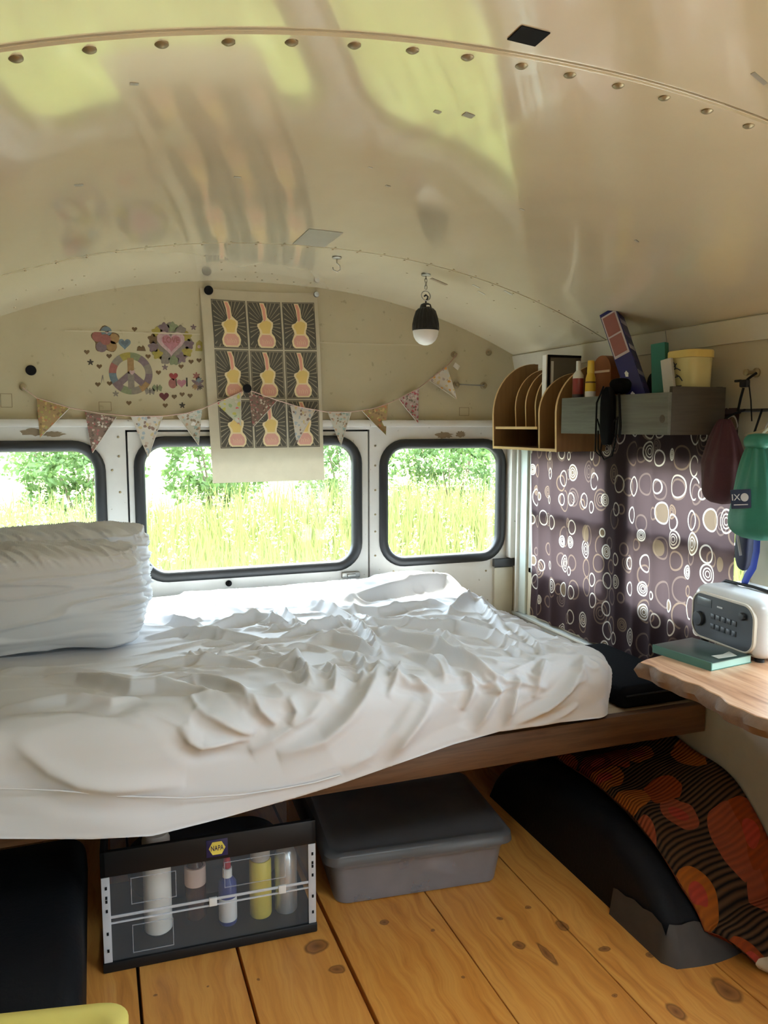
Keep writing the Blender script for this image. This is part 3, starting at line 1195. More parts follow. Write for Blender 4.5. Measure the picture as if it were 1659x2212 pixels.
# fold lines traced over the photograph, dropped on the mattress top or on its front side
FOLDS = [  # pixels, half width (m), height (m)
    ([(764, 1364), (817, 1369), (870, 1384), (937, 1398), (985, 1417), (1034, 1437), (1063, 1461), (1077, 1500)], .020, .024),
    ([(759, 1340), (831, 1343), (913, 1348), (985, 1350), (1058, 1369), (1111, 1389), (1130, 1420)], .020, .020),
    ([(831, 1427), (807, 1471), (783, 1504), (740, 1548), (696, 1586), (600, 1625)], .026, .020),
    ([(937, 1490), (908, 1538), (870, 1586), (831, 1659)], .030, .018),
    ([(1077, 1475), (1048, 1528), (1027, 1577)], .022, .016),
    ([(1116, 1451), (1106, 1500), (1082, 1582)], .018, .016),
    ([(1260, 1413), (1246, 1451), (1203, 1495), (1145, 1538), (1090, 1575)], .016, .016),
    ([(1246, 1514), (1207, 1543), (1145, 1567)], .012, .010),
    ([(1180, 1420), (1160, 1455), (1150, 1500)], .014, .010),
    ([(970, 1460), (955, 1425), (935, 1408)], .014, .012),
    ([(1135, 1445), (1155, 1461), (1178, 1422)], .012, .010),
    ([(1034, 1283), (1010, 1292), (981, 1316), (966, 1326)], .016, .030),
    ([(1034, 1283), (1045, 1310), (1075, 1345), (1110, 1375)], .015, .016),
    ([(720, 1300), (802, 1290), (889, 1276), (961, 1266), (1005, 1275)], .030, .030),
    ([(735, 1312), (817, 1321), (900, 1310), (961, 1300)], .020, .018),
    ([(600, 1379), (650, 1370), (696, 1360), (754, 1340)], .018, .022),
    ([(667, 1384), (720, 1384), (783, 1398), (826, 1427)], .018, .020),
    ([(560, 1425), (600, 1427), (643, 1432), (667, 1461), (663, 1485)], .018, .020),
    ([(696, 1437), (725, 1456), (720, 1490)], .014, .014),
    ([(750, 1410), (790, 1440), (775, 1480)], .014, .014),
    ([(870, 1430), (850, 1470), (835, 1500)], .012, .012),
    ([(0, 1520), (72, 1517), (145, 1510), (202, 1512), (241, 1515), (300, 1500)], .022, .016),
    ([(96, 1452), (169, 1457), (241, 1472), (284, 1481), (337, 1476), (410, 1481), (458, 1490)], .018, .020),
    ([(371, 1464), (434, 1466), (492, 1478), (525, 1493), (540, 1520)], .016, .018),
    ([(0, 1440), (100, 1438), (200, 1445), (290, 1452)], .018, .010),
    ([(300, 1432), (400, 1425), (500, 1428), (570, 1440)], .018, .016),
    ([(29, 1582), (63, 1626), (106, 1660), (169, 1684), (241, 1693), (400, 1690)], .035, .010),
    ([(386, 1563), (410, 1592), (434, 1604), (482, 1597), (545, 1592)], .020, .014),
    ([(419, 1520), (443, 1539), (487, 1558), (554, 1582)], .018, .014),
    ([(540, 1500), (560, 1530), (600, 1560)], .015, .012),
    ([(620, 1500), (640, 1530), (625, 1560)], .014, .010),
    ([(312, 1372), (390, 1367), (478, 1372), (581, 1382)], .020, .018),
    ([(431, 1362), (493, 1346), (550, 1336), (623, 1346)], .020, .022),
    ([(592, 1318), (623, 1336), (650, 1352)], .014, .018),
    ([(405, 1305), (470, 1310), (530, 1322)], .020, .014),
    ([(330, 1330), (380, 1345), (440, 1350)], .018, .018),
    ([(757, 1331), (778, 1362), (804, 1388), (830, 1429)], .014, .018),
    ([(640, 1300), (700, 1310), (760, 1330)], .020, .018),
    ([(850, 1375), (900, 1372), (960, 1380), (1010, 1400)], .016, .014),
    ([(900, 1330), (980, 1335), (1040, 1345)], .016, .012),
    ([(1060, 1340), (1120, 1360), (1170, 1390)], .016, .012),
    ([(1120, 1400), (1180, 1395), (1230, 1405)], .016, .008),
    ([(880, 1410), (930, 1425), (960, 1470)], .015, .014),
    ([(1000, 1440), (1020, 1480), (1000, 1530)], .014, .010),
    ([(700, 1500), (670, 1540), (610, 1580), (540, 1620)], .022, .010),
    ([(900, 1500), (860, 1560), (800, 1620), (740, 1660)], .03, .010),
]
CR = random.Random(5)
for _ in range(70):
    x_, y_ = CR.uniform(330, 1180), CR.uniform(1330, 1480)
    a_ = CR.choice((-.25, .1, .3, .8)) + CR.uniform(-.3, .3)
    l_ = CR.uniform(25, 70)
    FOLDS.append(([(x_ - l_ * math.cos(a_), y_ - l_ * math.sin(a_) * .5), (x_, y_ + CR.uniform(-6, 6)), (x_ + l_ * math.cos(a_), y_ + l_ * math.sin(a_) * .5)], CR.uniform(.007, .013), CR.uniform(.004, .009)))
QF = YFR + RAD                               # where the front rounding starts
ARC = math.pi * RAD / 2


DD = np.linspace(-1.2, ARC + .45, 3000)       # distance along the sheet past the start of the front rounding
TH_ = np.clip(DD / RAD, 0, math.pi / 2)
PRY = np.where(DD < 0, QF - DD, QF - RAD * np.sin(TH_))
PRZ = ZTOP - RAD * (1 - np.cos(TH_)) - np.maximum(0, DD - ARC)


def flat_ab(px):
    """pixel -> flattened sheet coordinate: where its ray meets the rounded mattress"""
    d = ray(*px)
    t = (PRY - CAM[1]) / d[1]
    miss = np.abs(CAM[2] + d[2] * t - PRZ - .008)
    k = int(np.argmin(miss))
    return CAM[0] + d[0] * t[k], QF - DD[k]


NA, NB = 560, 430
a = np.linspace(XL, XR - RAD + ARC + .33, NA)
b = np.linspace(YRE, QF - ARC - .40, NB)
A, B = np.meshgrid(a, b, indexing='ij')
# hem height along the front
hem_px = [(-140, 1800), (0, 1812), (200, 1813), (330, 1806), (480, 1768), (650, 1720), (740, 1692), (980, 1608), (1080, 1580), (1200, 1562), (1305, 1550)]
hp = [onY(x, y, YFR) for x, y in hem_px]
hx, hz = np.array([p[0] for p in hp]), np.array([p[2] for p in hp])
qx = np.minimum(A, XR - RAD)
qy = np.clip(B, QF, YRE)
dx, dy = A - qx, B - qy
D = np.hypot(dx, dy)
nx = np.where(D > 1e-9, dx / np.maximum(D, 1e-9), 0)
ny = np.where(D > 1e-9, dy / np.maximum(D, 1e-9), 0)
hemz = np.maximum(np.interp(np.minimum(A, XR), hx, hz), .40)
hemz = np.where(ny > -.3, .540, np.maximum(hemz, .40))
dmax = ARC + (ZTOP - RAD - hemz)
edge = D > dmax
D = np.minimum(D, dmax)
th = np.minimum(D / RAD, math.pi / 2)
PX = qx + nx * RAD * np.sin(th)
PY = qy + ny * RAD * np.sin(th)
PZ = ZTOP - RAD * (1 - np.cos(th)) - np.maximum(0, D - ARC)
NX_, NY_, NZ_ = nx * np.sin(th), ny * np.sin(th), np.cos(th)
Bc = qy + ny * D                              # clamped flat coordinates
Ac = qx + nx * D
H = np.zeros_like(A)
for pts, w, h in FOLDS:
    fl = np.array([flat_ab(p) for p in pts])
    seg = np.hypot(*(fl[1:] - fl[:-1]).T)
    tot, acc = seg.sum(), 0.0
    best = np.full(A.shape, 1e9)
    bt = np.zeros_like(A)
    bs = np.zeros_like(A)
    m = (Ac > fl[:, 0].min() - .12) & (Ac < fl[:, 0].max() + .12) & (Bc > fl[:, 1].min() - .12) & (Bc < fl[:, 1].max() + .12)
    Am, Bm = Ac[m], Bc[m]
    bb, tt, sg = np.full(Am.shape, 1e9), np.zeros(Am.shape), np.zeros(Am.shape)
    for i in range(len(seg)):
        e = fl[i + 1] - fl[i]
        u = np.clip(((Am - fl[i, 0]) * e[0] + (Bm - fl[i, 1]) * e[1]) / max(seg[i] ** 2, 1e-9), 0, 1)
        rx_, ry_ = Am - fl[i, 0] - u * e[0], Bm - fl[i, 1] - u * e[1]
        d = np.hypot(rx_, ry_)
        s = np.sign(e[0] * ry_ - e[1] * rx_)
        k = d < bb
        bb[k], tt[k], sg[k] = d[k], ((acc + u * seg[i]) / tot)[k], s[k]
        acc += seg[i]
    taper = np.clip(np.sin(np.pi * tt), 0, 1) ** .6
    ws = np.where(sg > 0, w * 1.05, w * .5)
    rid = 1.0 / (1 + (bb / ws) ** 2) ** 1.6
    tro = .34 * np.exp(-((bb - 1.5 * w) / (.8 * w)) ** 2) * (sg < 0)
    H[m] += h * 1.5 * taper * (rid - tro)
# broad swells, bunched cloth along the rear edge, fine crinkle
ab = np.stack((Ac, Bc), -1)
H += .006 * fbm(ab, 6, 2, 1.3)
warp = np.stack((Ac * 9 + 1.5 * fbm(ab, 5, 2, 2.2), Bc * 17 + 1.5 * fbm(ab, 5, 2, 4.2)), -1)
crk = 1 - np.abs(fbm(warp, 1.0, 3, 3.7)) * 2.2
top = np.clip((Bc - (QF - .16)) / .12, 0, 1) * np.clip((Ac + .62) / .2, .35, 1)
H += .011 * np.clip(crk, 0, 1) ** 2 * top
skirt = np.clip((QF - .05 - Bc) / .1, 0, 1)
H += skirt * .010 * np.sin(Ac * 13 - Bc * 16 + 2 * fbm(ab, 4, 2, 6.1))
bump = np.exp(-((Ac - .50) / .23) ** 2 - ((Bc + .16) / .11) ** 2)
H += .045 * bump + .018 * np.exp(-((Bc + .10) / .07) ** 2) * (Ac > -.5)
H *= np.clip((D < dmax - 1e-6) * 1.0, .0, 1) * np.clip((dmax - D) / .05, .25, 1)
H *= np.clip((Ac - XL) / .02, 0, 1)
PX += NX_ * H
PY += NY_ * H
PZ += NZ_ * H
P = np.stack((PX, PY, PZ), -1)
# rear edge drops behind
P[:, 0, 2] = np.minimum(P[:, 0, 2], .62)
idx = np.arange(NA * NB).reshape(NA, NB)
q = np.stack((idx[:-1, :-1], idx[1:, :-1], idx[1:, 1:], idx[:-1, 1:]), -1)
cut = edge[:-1, :-1] & edge[1:, :-1] & edge[1:, 1:] & edge[:-1, 1:]
q = q[~cut].reshape(-1, 4)
me = bpy.data.meshes.new('fitted_sheet')
used = np.unique(q)
remap = -np.ones(NA * NB, int)
remap[used] = np.arange(len(used))
me.from_pydata(P.reshape(-1, 3)[used].tolist(), [], remap[q].tolist())
me.update()
mattress = thing('mattress', (-.16, -.62, .532), 'thick mattress in a rumpled white fitted sheet on the wooden platform', 'mattress')
MB().box(XL + .01, XR - .05, -1.15, -.06, .532, .668, .03, 3).build('foam_core', mat('foam', (.6, .58, .5), .9), mattress)
link('fitted_sheet', me, M_SHEET, mattress, 180)
# stitched hem line low on the left of the front
hl = [onY(x, y, YFR - .004) for x, y in ((-60, 1702), (40, 1702), (130, 1706), (260, 1718), (400, 1722), (520, 1715), (600, 1703), (680, 1688), (735, 1672))]
hem = MB().tube([(p[0], YFR - .009, p[2]) for p in hl], .0022, 6)
hem.build('hem_seam', M_SHEET, mattress)


# ---- pillows
def cushion(x0, x1, y0, y1, z0, z1, e=.42, seed=0.0, ears=True, n=96, m=72):
    """soft lump as a closed grid (rows from one pole to the other)"""
    c = np.array([(x0 + x1) / 2, (y0 + y1) / 2, (z0 + z1) / 2])
    s = np.array([x1 - x0, y1 - y0, z1 - z0]) / 2
    u = np.linspace(-math.pi / 2, math.pi / 2, m)[:, None]
    v = np.linspace(-math.pi, math.pi, n, endpoint=False)[None, :]
    pw = lambda t, k: np.sign(t) * np.abs(t) ** k
    X = pw(np.cos(u), e) * pw(np.cos(v), e)
    Z = pw(np.cos(u), e) * pw(np.sin(v), e)
    Y = pw(np.sin(u), .62) * np.ones_like(v)
    Q = np.stack((X, Y, Z), -1)
    Q = Q * (1 + .045 * fbm(Q, 2.4, 3, seed))[..., None]
    return c + Q * s


def pillow_mesh(x0, x1, y0, y1, z0, z1, seed, k=6.0, N=90):
    """upright pillow: evenly meshed soft box with pulled creases"""
    c = np.array([(x0 + x1) / 2, (y0 + y1) / 2, (z0 + z1) / 2])
    s = np.array([x1 - x0, y1 - y0, z1 - z0]) / 2
    mb = MB()
    g = np.linspace(-1, 1, N)
    U, V = np.meshgrid(g, g, indexing='ij')
    for ax in range(3):
        for sg in (-1, 1):
            p = np.zeros((N, N, 3))
            p[..., ax] = sg
            p[..., (ax + 1) % 3] = U
            p[..., (ax + 2) % 3] = V
            kk = np.array([k, 3.2, k])
            nrm = (np.abs(p[..., 0]) ** k + np.abs(p[..., 2]) ** k) ** (3.2 / k) + np.abs(p[..., 1]) ** 3.2
            q = p / nrm[..., None] ** (1 / 3.2)
            X, Y, Z = q[..., 0], q[..., 1], q[..., 2]
            nv = np.sign(q) * np.abs(q) ** np.array([k - 1, 2.2, k - 1]) / s
            nv /= np.linalg.norm(nv, axis=-1)[..., None] + 1e-9
            end = np.exp(-(1 - X) / .16)
            ln = np.stack((X * 1.6, Z * 9, Y * 1.5), -1)
            lng = np.clip(1 - 2.6 * np.abs(fbm(ln, 1.0, 2, seed + 2)), 0, 1) ** 1.5
            sh = np.stack((X * 3.0, Z * 15, Y * 2), -1)
            sht = np.clip(1 - 2.2 * np.abs(fbm(sh, 1.0, 2, seed + 4)), 0, 1) ** 1.3
            tp = np.stack((X * 22 + Y * 9, Z * 2, Y * 3), -1)
            tpp = np.clip(1 - 2.2 * np.abs(fbm(tp, 1.0, 2, seed + 6)), 0, 1) ** 1.3
            topm = np.clip((Z - .62) / .3, 0, 1)
            h = .009 * lng * (1 - topm) + .010 * end * sht + .012 * topm * tpp + .007 * fbm(q, 2.2, 2, seed)
            ear = np.clip((np.abs(X) - .82) / .18, 0, 1) * np.clip((np.abs(Z) - .80) / .2, 0, 1)
            P = c + q * s + nv * h[..., None]
            P[..., 0] += .022 * ear * np.sign(X)
            P[..., 2] += .016 * ear * np.sign(Z)
            mb.grid(P)
    bmesh.ops.remove_doubles(mb.bm, verts=mb.bm.verts, dist=1e-5)
    return mb


def pillow(name, dims, label, seed):
    t = thing(name, ((dims[0] + dims[1]) / 2, (dims[2] + dims[3]) / 2, dims[4]), label, 'pillow')
    pillow_mesh(*dims, seed).build('pillowcase', M_SHEET, t, 180)
    # stitched seam round the upper right edge
    x1, y1, z1 = dims[1], dims[3], dims[5]
    ym = (dims[2] + dims[3]) / 2
    pts = [(dims[0] + (x1 - dims[0]) * f, ym, z1 - .004 + .003 * math.sin(f * 21)) for f in np.linspace(.1, .9, 16)]
    MB().tube(pts, .0035, 6).build('seam', M_SHEET, t, 180)
    return t


pillow('pillow', (-1.05, -.515, -.71, -.485, .728, 1.018), 'front white pillow standing upright on the bed with wrinkled right end', 1.0)
pillow('pillow', (-1.05, -.478, -.470, -.30, .745, 1.045), 'rear white pillow standing behind the front one near the window', 4.0)

# ---- black case lying on the platform beyond the mattress
t = thing('case', (.90, -.95, .535), 'flat black case lying on the platform beside the mattress', 'case')
MB().box(.79, 1.045, -1.165, -.72, .532, .600, .02, 3).build('shell', mat('black_nylon', (.006, .006, .007), .9, bump=.3, bscale=120, spec=.05), t)
MB().tube([(.80, -1.168, .575), (.92, -1.170, .577), (1.03, -1.168, .575)], .003, 6).build('zip', M_BLACKP, t)

# ================================================================== UNDER THE BED
M_CLEAR = mat_clear('clear_crate_plastic', (.97, .98, .985), (.70, .74, .80), .12, .045)
M_FROST = mat_clear('frosted_bin_plastic', (.80, .81, .84), (.46, .46, .50), .35, .38)
M_FROSTL = mat_clear('frosted_lid_plastic', (.45, .46, .47), (.17, .17, .175), .3, .66)
ang = math.atan2(-.022, .542)
XC = Matrix.Translation((-.654, -1.056, 0)) @ Matrix.Rotation(ang, 4, 'Z')
W, DP, HH = .542, .36, .318
crate = thing('crate', XC @ Vector((W / 2, DP / 2, 0)), 'clear folding crate with black rim holding bottles under the bed', 'crate')
rim = MB()
for bx in ((0, W, 0, .014), (0, W, DP - .014, DP), (0, .014, 0, DP), (W - .014, W, 0, DP)):
    rim.box(bx[0], bx[1], bx[2], bx[3], .252, HH, .003)
rim.build('rim', M_BLACKP, crate, xf=XC)
MB().box(-.002, W + .002, -.002, DP + .002, .001, .028, .004).build('base', M_BLACKP, crate, xf=XC)
for nm, bx in (('front_panel', (.012, W - .012, .004, .0065)), ('rear_panel', (.012, W - .012, DP - .0065, DP - .004)), ('side_panel', (.004, .0065, .012, DP - .012)), ('side_panel', (W - .0065, W - .004, .012, DP - .012))):
    MB().box(bx[0], bx[1], bx[2], bx[3], .028, .252).build(nm, M_CLEAR, crate, None, xf=XC)
M_WHITISH = mat_clear('whitish_plastic_edge', (.9, .92, .95), (.80, .83, .88), .3, .55)
for x in (.001, W - .021):
    MB().box(x, x + .02, .0, .005, .028, .252, .001).build('corner_post', M_WHITISH, crate, xf=XC)
MB().box(.018, W - .018, .001, .0045, .142, .149, .001).box(.018, W - .018, .001, .0045, .128, .1315).build('hinge_line', M_WHITISH, crate, xf=XC)
for x in (.26, .44):
    MB().box(x, x + .02, -.001, .006, .128, .150, .001).build('hinge_clip', M_WHITEPL, crate, xf=XC)
M_RIB = mat_clear('clear_rib_plastic', (.93, .94, .96), (.75, .78, .84), .2, .22)
rb = MB()
for x0, x1, z0, z1 in ((.07, .17, .04, .115), (.30, .46, .17, .24), (.07, .18, .17, .24)):
    for (a0, a1, b0, b1) in ((x0, x1, z0, z0 + .002), (x0, x1, z1 - .002, z1), (x0, x0 + .002, z0, z1), (x1 - .002, x1, z0, z1)):
        rb.box(a0, a1, .0025, .0042, b0, b1)
tag(rb.build('moulded_ribs', M_RIB, crate, xf=XC), kind='stuff')
hl_ = MB()
for z in (.225, .20, .19, .165, .105, .06):
    for x in (.012, W - .010):
        hl_.box(x - .0025, x + .0025, -.0012, .001, z - .004, z + .004)
tag(hl_.build('peg_holes', M_BLACKM, crate, xf=XC), kind='stuff')
# badge: yellow hexagon on blue with its word
bx, bz = .283, .285
bd = MB().box(bx - .027, bx + .027, -.0016, .0005, bz - .023, bz + .023, .0005).build('badge', mat('badge_blue', (.012, .013, .085), .4), crate, xf=XC)
hexp = [(bx + .021 * c, -.0026, bz + .017 * s) for c, s in ((-1, 0), (-.55, 1), (.55, 1), (1, 0), (.55, -1), (-.55, -1))]
MB().prism(hexp, (0, .0012, 0)).build('hexagon', mat('badge_yellow', (.80, .68, .12), .5), bd, None, xf=XC)
MT = XC @ Matrix.Translation((bx, -.0032, bz)) @ Matrix(((.8, 0, 0, 0), (0, 0, -1, 0), (0, 1.25, 0, 0), (0, 0, 0, 1)))
link('lettering', text_mesh('NAPA', .0155, MT), mat('badge_ink', (.012, .015, .10), .5), bd, None)


def bottle_at(name, lx, ly, prof, material, label, cat, parts=()):
    c = XC @ Vector((lx, ly, .0285))
    t = thing(name, c, label, cat)
    MB().lathe(prof, (c.x, c.y, c.z), 20).build('body', material, t, 40)
    for nm, pr, mm in parts:
        MB().lathe(pr, (c.x, c.y, c.z), 20).build(nm, mm, t, 40)
    return t


M_CREAM = mat('creamy_plastic', (.74, .70, .64), .45)
bottle_at('bottle', .135, .10, [(.030, 0), (.036, .006), (.036, .255), (.03, .27), (.001, .275)], M_CREAM, 'tall cream white roll standing at the left in the clear crate', 'bottle')
bottle_at('bottle', .235, .13, [(.026, 0), (.028, .004), (.028, .135), (.014, .165), (.012, .19), (.001, .191)], mat('brown_glass', (.06, .022, .016), .2), 'dark brown bottle with pale neck label in the clear crate', 'bottle',
          (('label_band', [(.0286, .145 - .05), (.0288, .1), (.0288, .145), (.0284, .146)], mat('pink_paper', (.68, .50, .42), .7)), ('cap', [(.014, .188), (.0145, .19), (.0145, .215), (.001, .217)], mat('grey_cap', (.45, .43, .40), .4))))
bottle_at('bottle', .315, .075, [(.022, 0), (.024, .004), (.024, .115), (.010, .135), (.009, .15), (.001, .151)], mat('blue_label_plastic', (.04, .055, .22), .4), 'small blue and white bottle with a red nozzle in the crate', 'bottle',
          (('label_band', [(.0243, .012), (.0246, .013), (.0246, .075), (.0243, .076)], mat('white_label', (.72, .72, .72), .5)), ('collar', [(.0125, .128), (.013, .13), (.013, .155), (.011, .156)], M_WHITEPL), ('nozzle', [(.010, .152), (.010, .17), (.004, .205), (.001, .206)], mat('red_plastic', (.45, .02, .04), .4))))
bottle_at('bottle', .405, .085, [(.028, 0), (.030, .004), (.030, .155), (.027, .16), (.001, .162)], mat('yellow_label_can', (.66, .54, .09), .4), 'yellow can with grey cap and red top in the crate', 'can',
          (('cap', [(.026, .161), (.027, .165), (.027, .195), (.02, .212), (.001, .213)], mat('grey_cap', (.45, .43, .40), .4)), ('button', [(.010, .212), (.010, .226), (.001, .228)], mat('red_plastic', (.45, .02, .04), .4))))
bottle_at('bottle', .475, .085, [(.028, 0), (.031, .005), (.031, .155), (.024, .175), (.012, .185), (.001, .186)], mat('silver_can', (.62, .63, .64), .28, .6), 'silver spray can at the right end of the clear crate', 'can',
          (('valve', [(.010, .185), (.010, .195), (.004, .198), (.004, .208), (.001, .209)], M_BRASSY),))
# dark bag of odds and ends behind the bottles
P = cushion(.06, .48, .17, .33, .037, .22, e=.6, seed=9, ears=False, n=40, m=24)
t = thing('cloth_bundle', XC @ Vector((.27, .255, .029)), 'dark grey bundle of cloth at the back of the clear crate', 'cloth')
MB().grid(P, closed_u=True).build('cloth', mat('dark_grey_cloth', (.035, .037, .045), .9), t, 180, xf=XC)

# ---- frosted storage bin with lid
angb = math.atan2(-.051, .520)
XB = Matrix.Translation((-.045, -1.000, 0)) @ Matrix.Rotation(angb, 4, 'Z')
WB, DB = .523, .40
binn = thing('storage_bin', XB @ Vector((WB / 2, DB / 2, 0)), 'frosted plastic storage bin with lid on the floor beside the crate', 'storage bin')


def rl(k, z, r=.04):
    return [(x, y, z) for x, y in rrect(-k, WB + k, -k, DB + k, r, 6)]


MB().rings([rl(-.022, .001, .03), rl(-.014, .004), rl(0, .115), rl(.004, .118), rl(.006, .150), rl(.003, .150), rl(.001, .121), rl(-.003, .117), rl(-.017, .008), rl(-.03, .007, .03)]).build('tub', M_FROST, binn, 40, xf=XB)
MB().rings([rl(-.01, .155), rl(.012, .155), rl(.019, .147), rl(.022, .138), rl(.0235, .138), rl(.021, .160), rl(.014, .167), rl(.002, .168), rl(-.006, .161), rl(-.025, .161)]).build('lid', M_FROSTL, binn, 40, xf=XB)
c = XB @ Vector((.33, -.004, .075))
t = thing('card', XB @ Vector((.33, .02, .0)), 'pale card seen tilted through the front of the frosted bin', 'card')
MB().box(-.045, .045, -.0008, .0008, -.017, .017).build('paper', mat('pale_card', (.66, .62, .62), .7), t, None, xf=XB @ Matrix.Translation((.33, .0175, .076)) @ Matrix.Rotation(.42, 4, 'Y'))
P = cushion(.04, .36, .03, .34, .009, .108, e=.6, seed=12, ears=False, n=40, m=24)
t = thing('plastic_bag', XB @ Vector((.2, .2, .01)), 'crumpled grey plastic bag inside the frosted bin', 'bag')
MB().grid(P, closed_u=True).build('bag_film', mat('grey_bag_film', (.075, .08, .085), .4), t, 100, xf=XB)

# ---- tote with yellow lid at the lower left
XT = Matrix.Translation((-.600, -1.572, 0)) @ Matrix.Rotation(-.20, 4, 'Z')
t = thing('tote', XT @ Vector((-.2, -.16, 0)), 'storage tote with yellow lid at the lower left corner', 'tote')


def tl(k, z, r=.05):
    return [(x, y, z) for x, y in rrect(-.40 - k, k, -.30 - k, k, r, 7)]


MB().rings([tl(-.04, .001), tl(-.03, .004), tl(-.012, .275), tl(-.02, .275)]).build('tub', mat('dark_grey_plastic', (.05, .05, .052), .5), t, xf=XT)
M_YEL = mat('yellow_lid_plastic', (.72, .62, .16), .4)
MB().rings([tl(-.014, .276), tl(-.002, .276), tl(0, .28), tl(0, .296), tl(-.008, .303), tl(-.03, .303), tl(-.036, .298), tl(-.06, .298)]).build('lid', M_YEL, t, 40, xf=XT)
MB().box(-.06, -.012, -.115, -.075, .288, .309, .004).build('latch', M_BLACKP, t, xf=XT)

# ---- flowered rug thrown over the right wheel arch
def arch_h(y):
    q_ = min(1.0, abs((y + 1.03) / .49))
    return .235 * (1 - q_ ** 2.6) ** .5


Ys = np.concatenate((np.linspace(-.60, -1.30, 36), np.linspace(-1.315, -1.645, 34)))
sec_n = 22
P = np.zeros((len(Ys), 2 * sec_n, 3))
UVs = np.zeros((len(Ys), 2 * sec_n, 2))
for i, y in enumerate(Ys):
    h = max(arch_h(max(y, -1.515)) if y > -1.515 else 0, 0)
    h = max(h, .045 * max(0.0, 1 - ((y + 1.53) / .09) ** 2)) + .006
    xi = np.interp(-y, [.60, .75, 1.0, 1.30, 1.45, 1.53, 1.645], [.86, .80, .785, .762, .775, .805, .895])
    xo = np.interp(-y, [.6, 1.45, 1.645], [1.058, 1.058, 1.05])
    thk = .05 + .012 * math.sin(y * 9) + .006 * math.sin(y * 23)
    thk *= np.interp(-y, [.6, .68, 1.56, 1.645], [.5, 1, 1, .55])
    rise = np.interp(-y, [.6, .9, 1.35, 1.5, 1.645], [.05, .10, .085, .06, .03])
    for j in range(2 * sec_n):
        f = j / (sec_n - 1) if j < sec_n else (2 * sec_n - 1 - j) / (sec_n - 1)
        x = xi + (xo - xi) * f
        up = rise * f ** 1.7
        rnd = math.sqrt(max(0, 1 - (1 - min(1, f / .16)) ** 2)) if f < .16 else 1
        wav = .007 * math.sin(f * 9 + y * 14) * (1 if j < sec_n else 0)
        low = h + up * .5
        z = low + thk * (.5 + .5 * rnd) + up * .5 + wav if j < sec_n else low + thk * (.5 - .48 * rnd)
        P[i, j] = (x, y, z)
        UVs[i, j] = (f * .3 + (0 if j < sec_n else .5), -y)
rug = thing('rug', (.93, -1.1, 0), 'orange flowered woven rug thrown over the right wheel arch', 'rug')
MB().grid(P, UVs, closed_u=True).build('woven_cloth', mat_rug(), rug, 180)
# cream selvage at the near end
E1, E2 = P[-1], P[-3]
hs = MB()
Pn = np.stack((P[-4] + (0, 0, .0), P[-1] + (0, -.002, .0), P[-1] + (.01, -.03, -.004)), 0)
for k_ in range(3):
    cen = Pn[k_].mean(0)
    Pn[k_] = cen + (Pn[k_] - cen) * np.array((1.01, 1, 1.14))
Pn[..., 2] = np.maximum(Pn[..., 2], .002)
hs.rings([list(map(tuple, lp)) for lp in Pn])
hs.build('selvage', mat('cream_selvage', (.50, .42, .30), .85), rug, 60)

# ================================================================== RIGHT SIDE
# ---- curtain on a rod
rod_z = 1.402
t = thing('curtain_rod', (1.062, -1.3, rod_z), 'thin dark metal curtain rod along the right wall', 'curtain rod')
MB().cyl((1.062, -.15, rod_z), (1.062, -2.35, rod_z), .005, n=10).build('rod', mat('dark_metal', (.06, .055, .05), .4, .7), t)
for y in (-.155, -1.42, -2.34):
    MB().box(1.055, 1.080, y - .006, y + .006, rod_z - .012, rod_z + .012, .002).build('bracket', M_STEEL, t)
NS, NZ = 260, 44
P = np.zeros((NS, NZ, 3))
UV = np.zeros((NS, NZ, 2))
for i in range(NS):
    s = i / (NS - 1)
    for j in range(NZ):
        v = j / (NZ - 1)
        z = rod_z + .008 - v * (rod_z + .008 - .572)
        amp = .0055 * (.5 + .5 * v)
        ph = s * 62 + 2.0 * math.sin(s * 9) + .5 * math.sin(v * 3)
        x = 1.061 + amp * math.sin(ph) + .0015 * math.sin(s * 23 + v * 4)
        y = -.185 - s * 1.10 + .006 * math.cos(ph) + .012 * math.sin(v * 5 + .6) * (1 - s) - .01 * v * s
        if v < .04:
            x = 1.062
        P[i, j] = (x, y, z + .004 * math.sin(s * 31) * v)
        UV[i, j] = (s * 1.42, z)
cur = thing('curtain', (1.06, -.73, .57), 'brown curtain printed with pale rings over the right side windows', 'curtain')
MB().grid(P, UV).build('cloth', mat_curtain(), cur, 180)
hdr = MB()
hdr.tube([(1.062, -.19 - .011 * k, rod_z - .002) for k in range(100)], .0075, 8)
hdr.build('rod_pocket', mat('brown_curtain_hem', (.045, .028, .030), .9), cur)

# ---- wooden file sorter fixed to the wall
M_SORT = mat_wood('honey_plywood', (.20, .105, .040), (.27, .15, .06), 2, .5, .45)
M_EDGE = mat('pale_plywood_edge', (.58, .40, .20), .5)


def quarter(x0, x1, z0, zf, z1, n=12):
    """panel outline: straight front then a quarter round to the top at the wall"""
    pts = [(x1, z0), (x0 + .004, z0), (x0, zf)]
    for i in range(1, n + 1):
        a = math.pi / 2 * i / n
        pts.append((x0 + (x1 - .015 - x0) * (1 - math.cos(a)), zf + (z1 - zf) * math.sin(a)))
    pts.append((x1, z1))
    return pts


sorter = thing('file_sorter', (.95, -.46, 1.275), 'wooden quarter round file sorter with upright dividers on the right wall', 'file sorter')


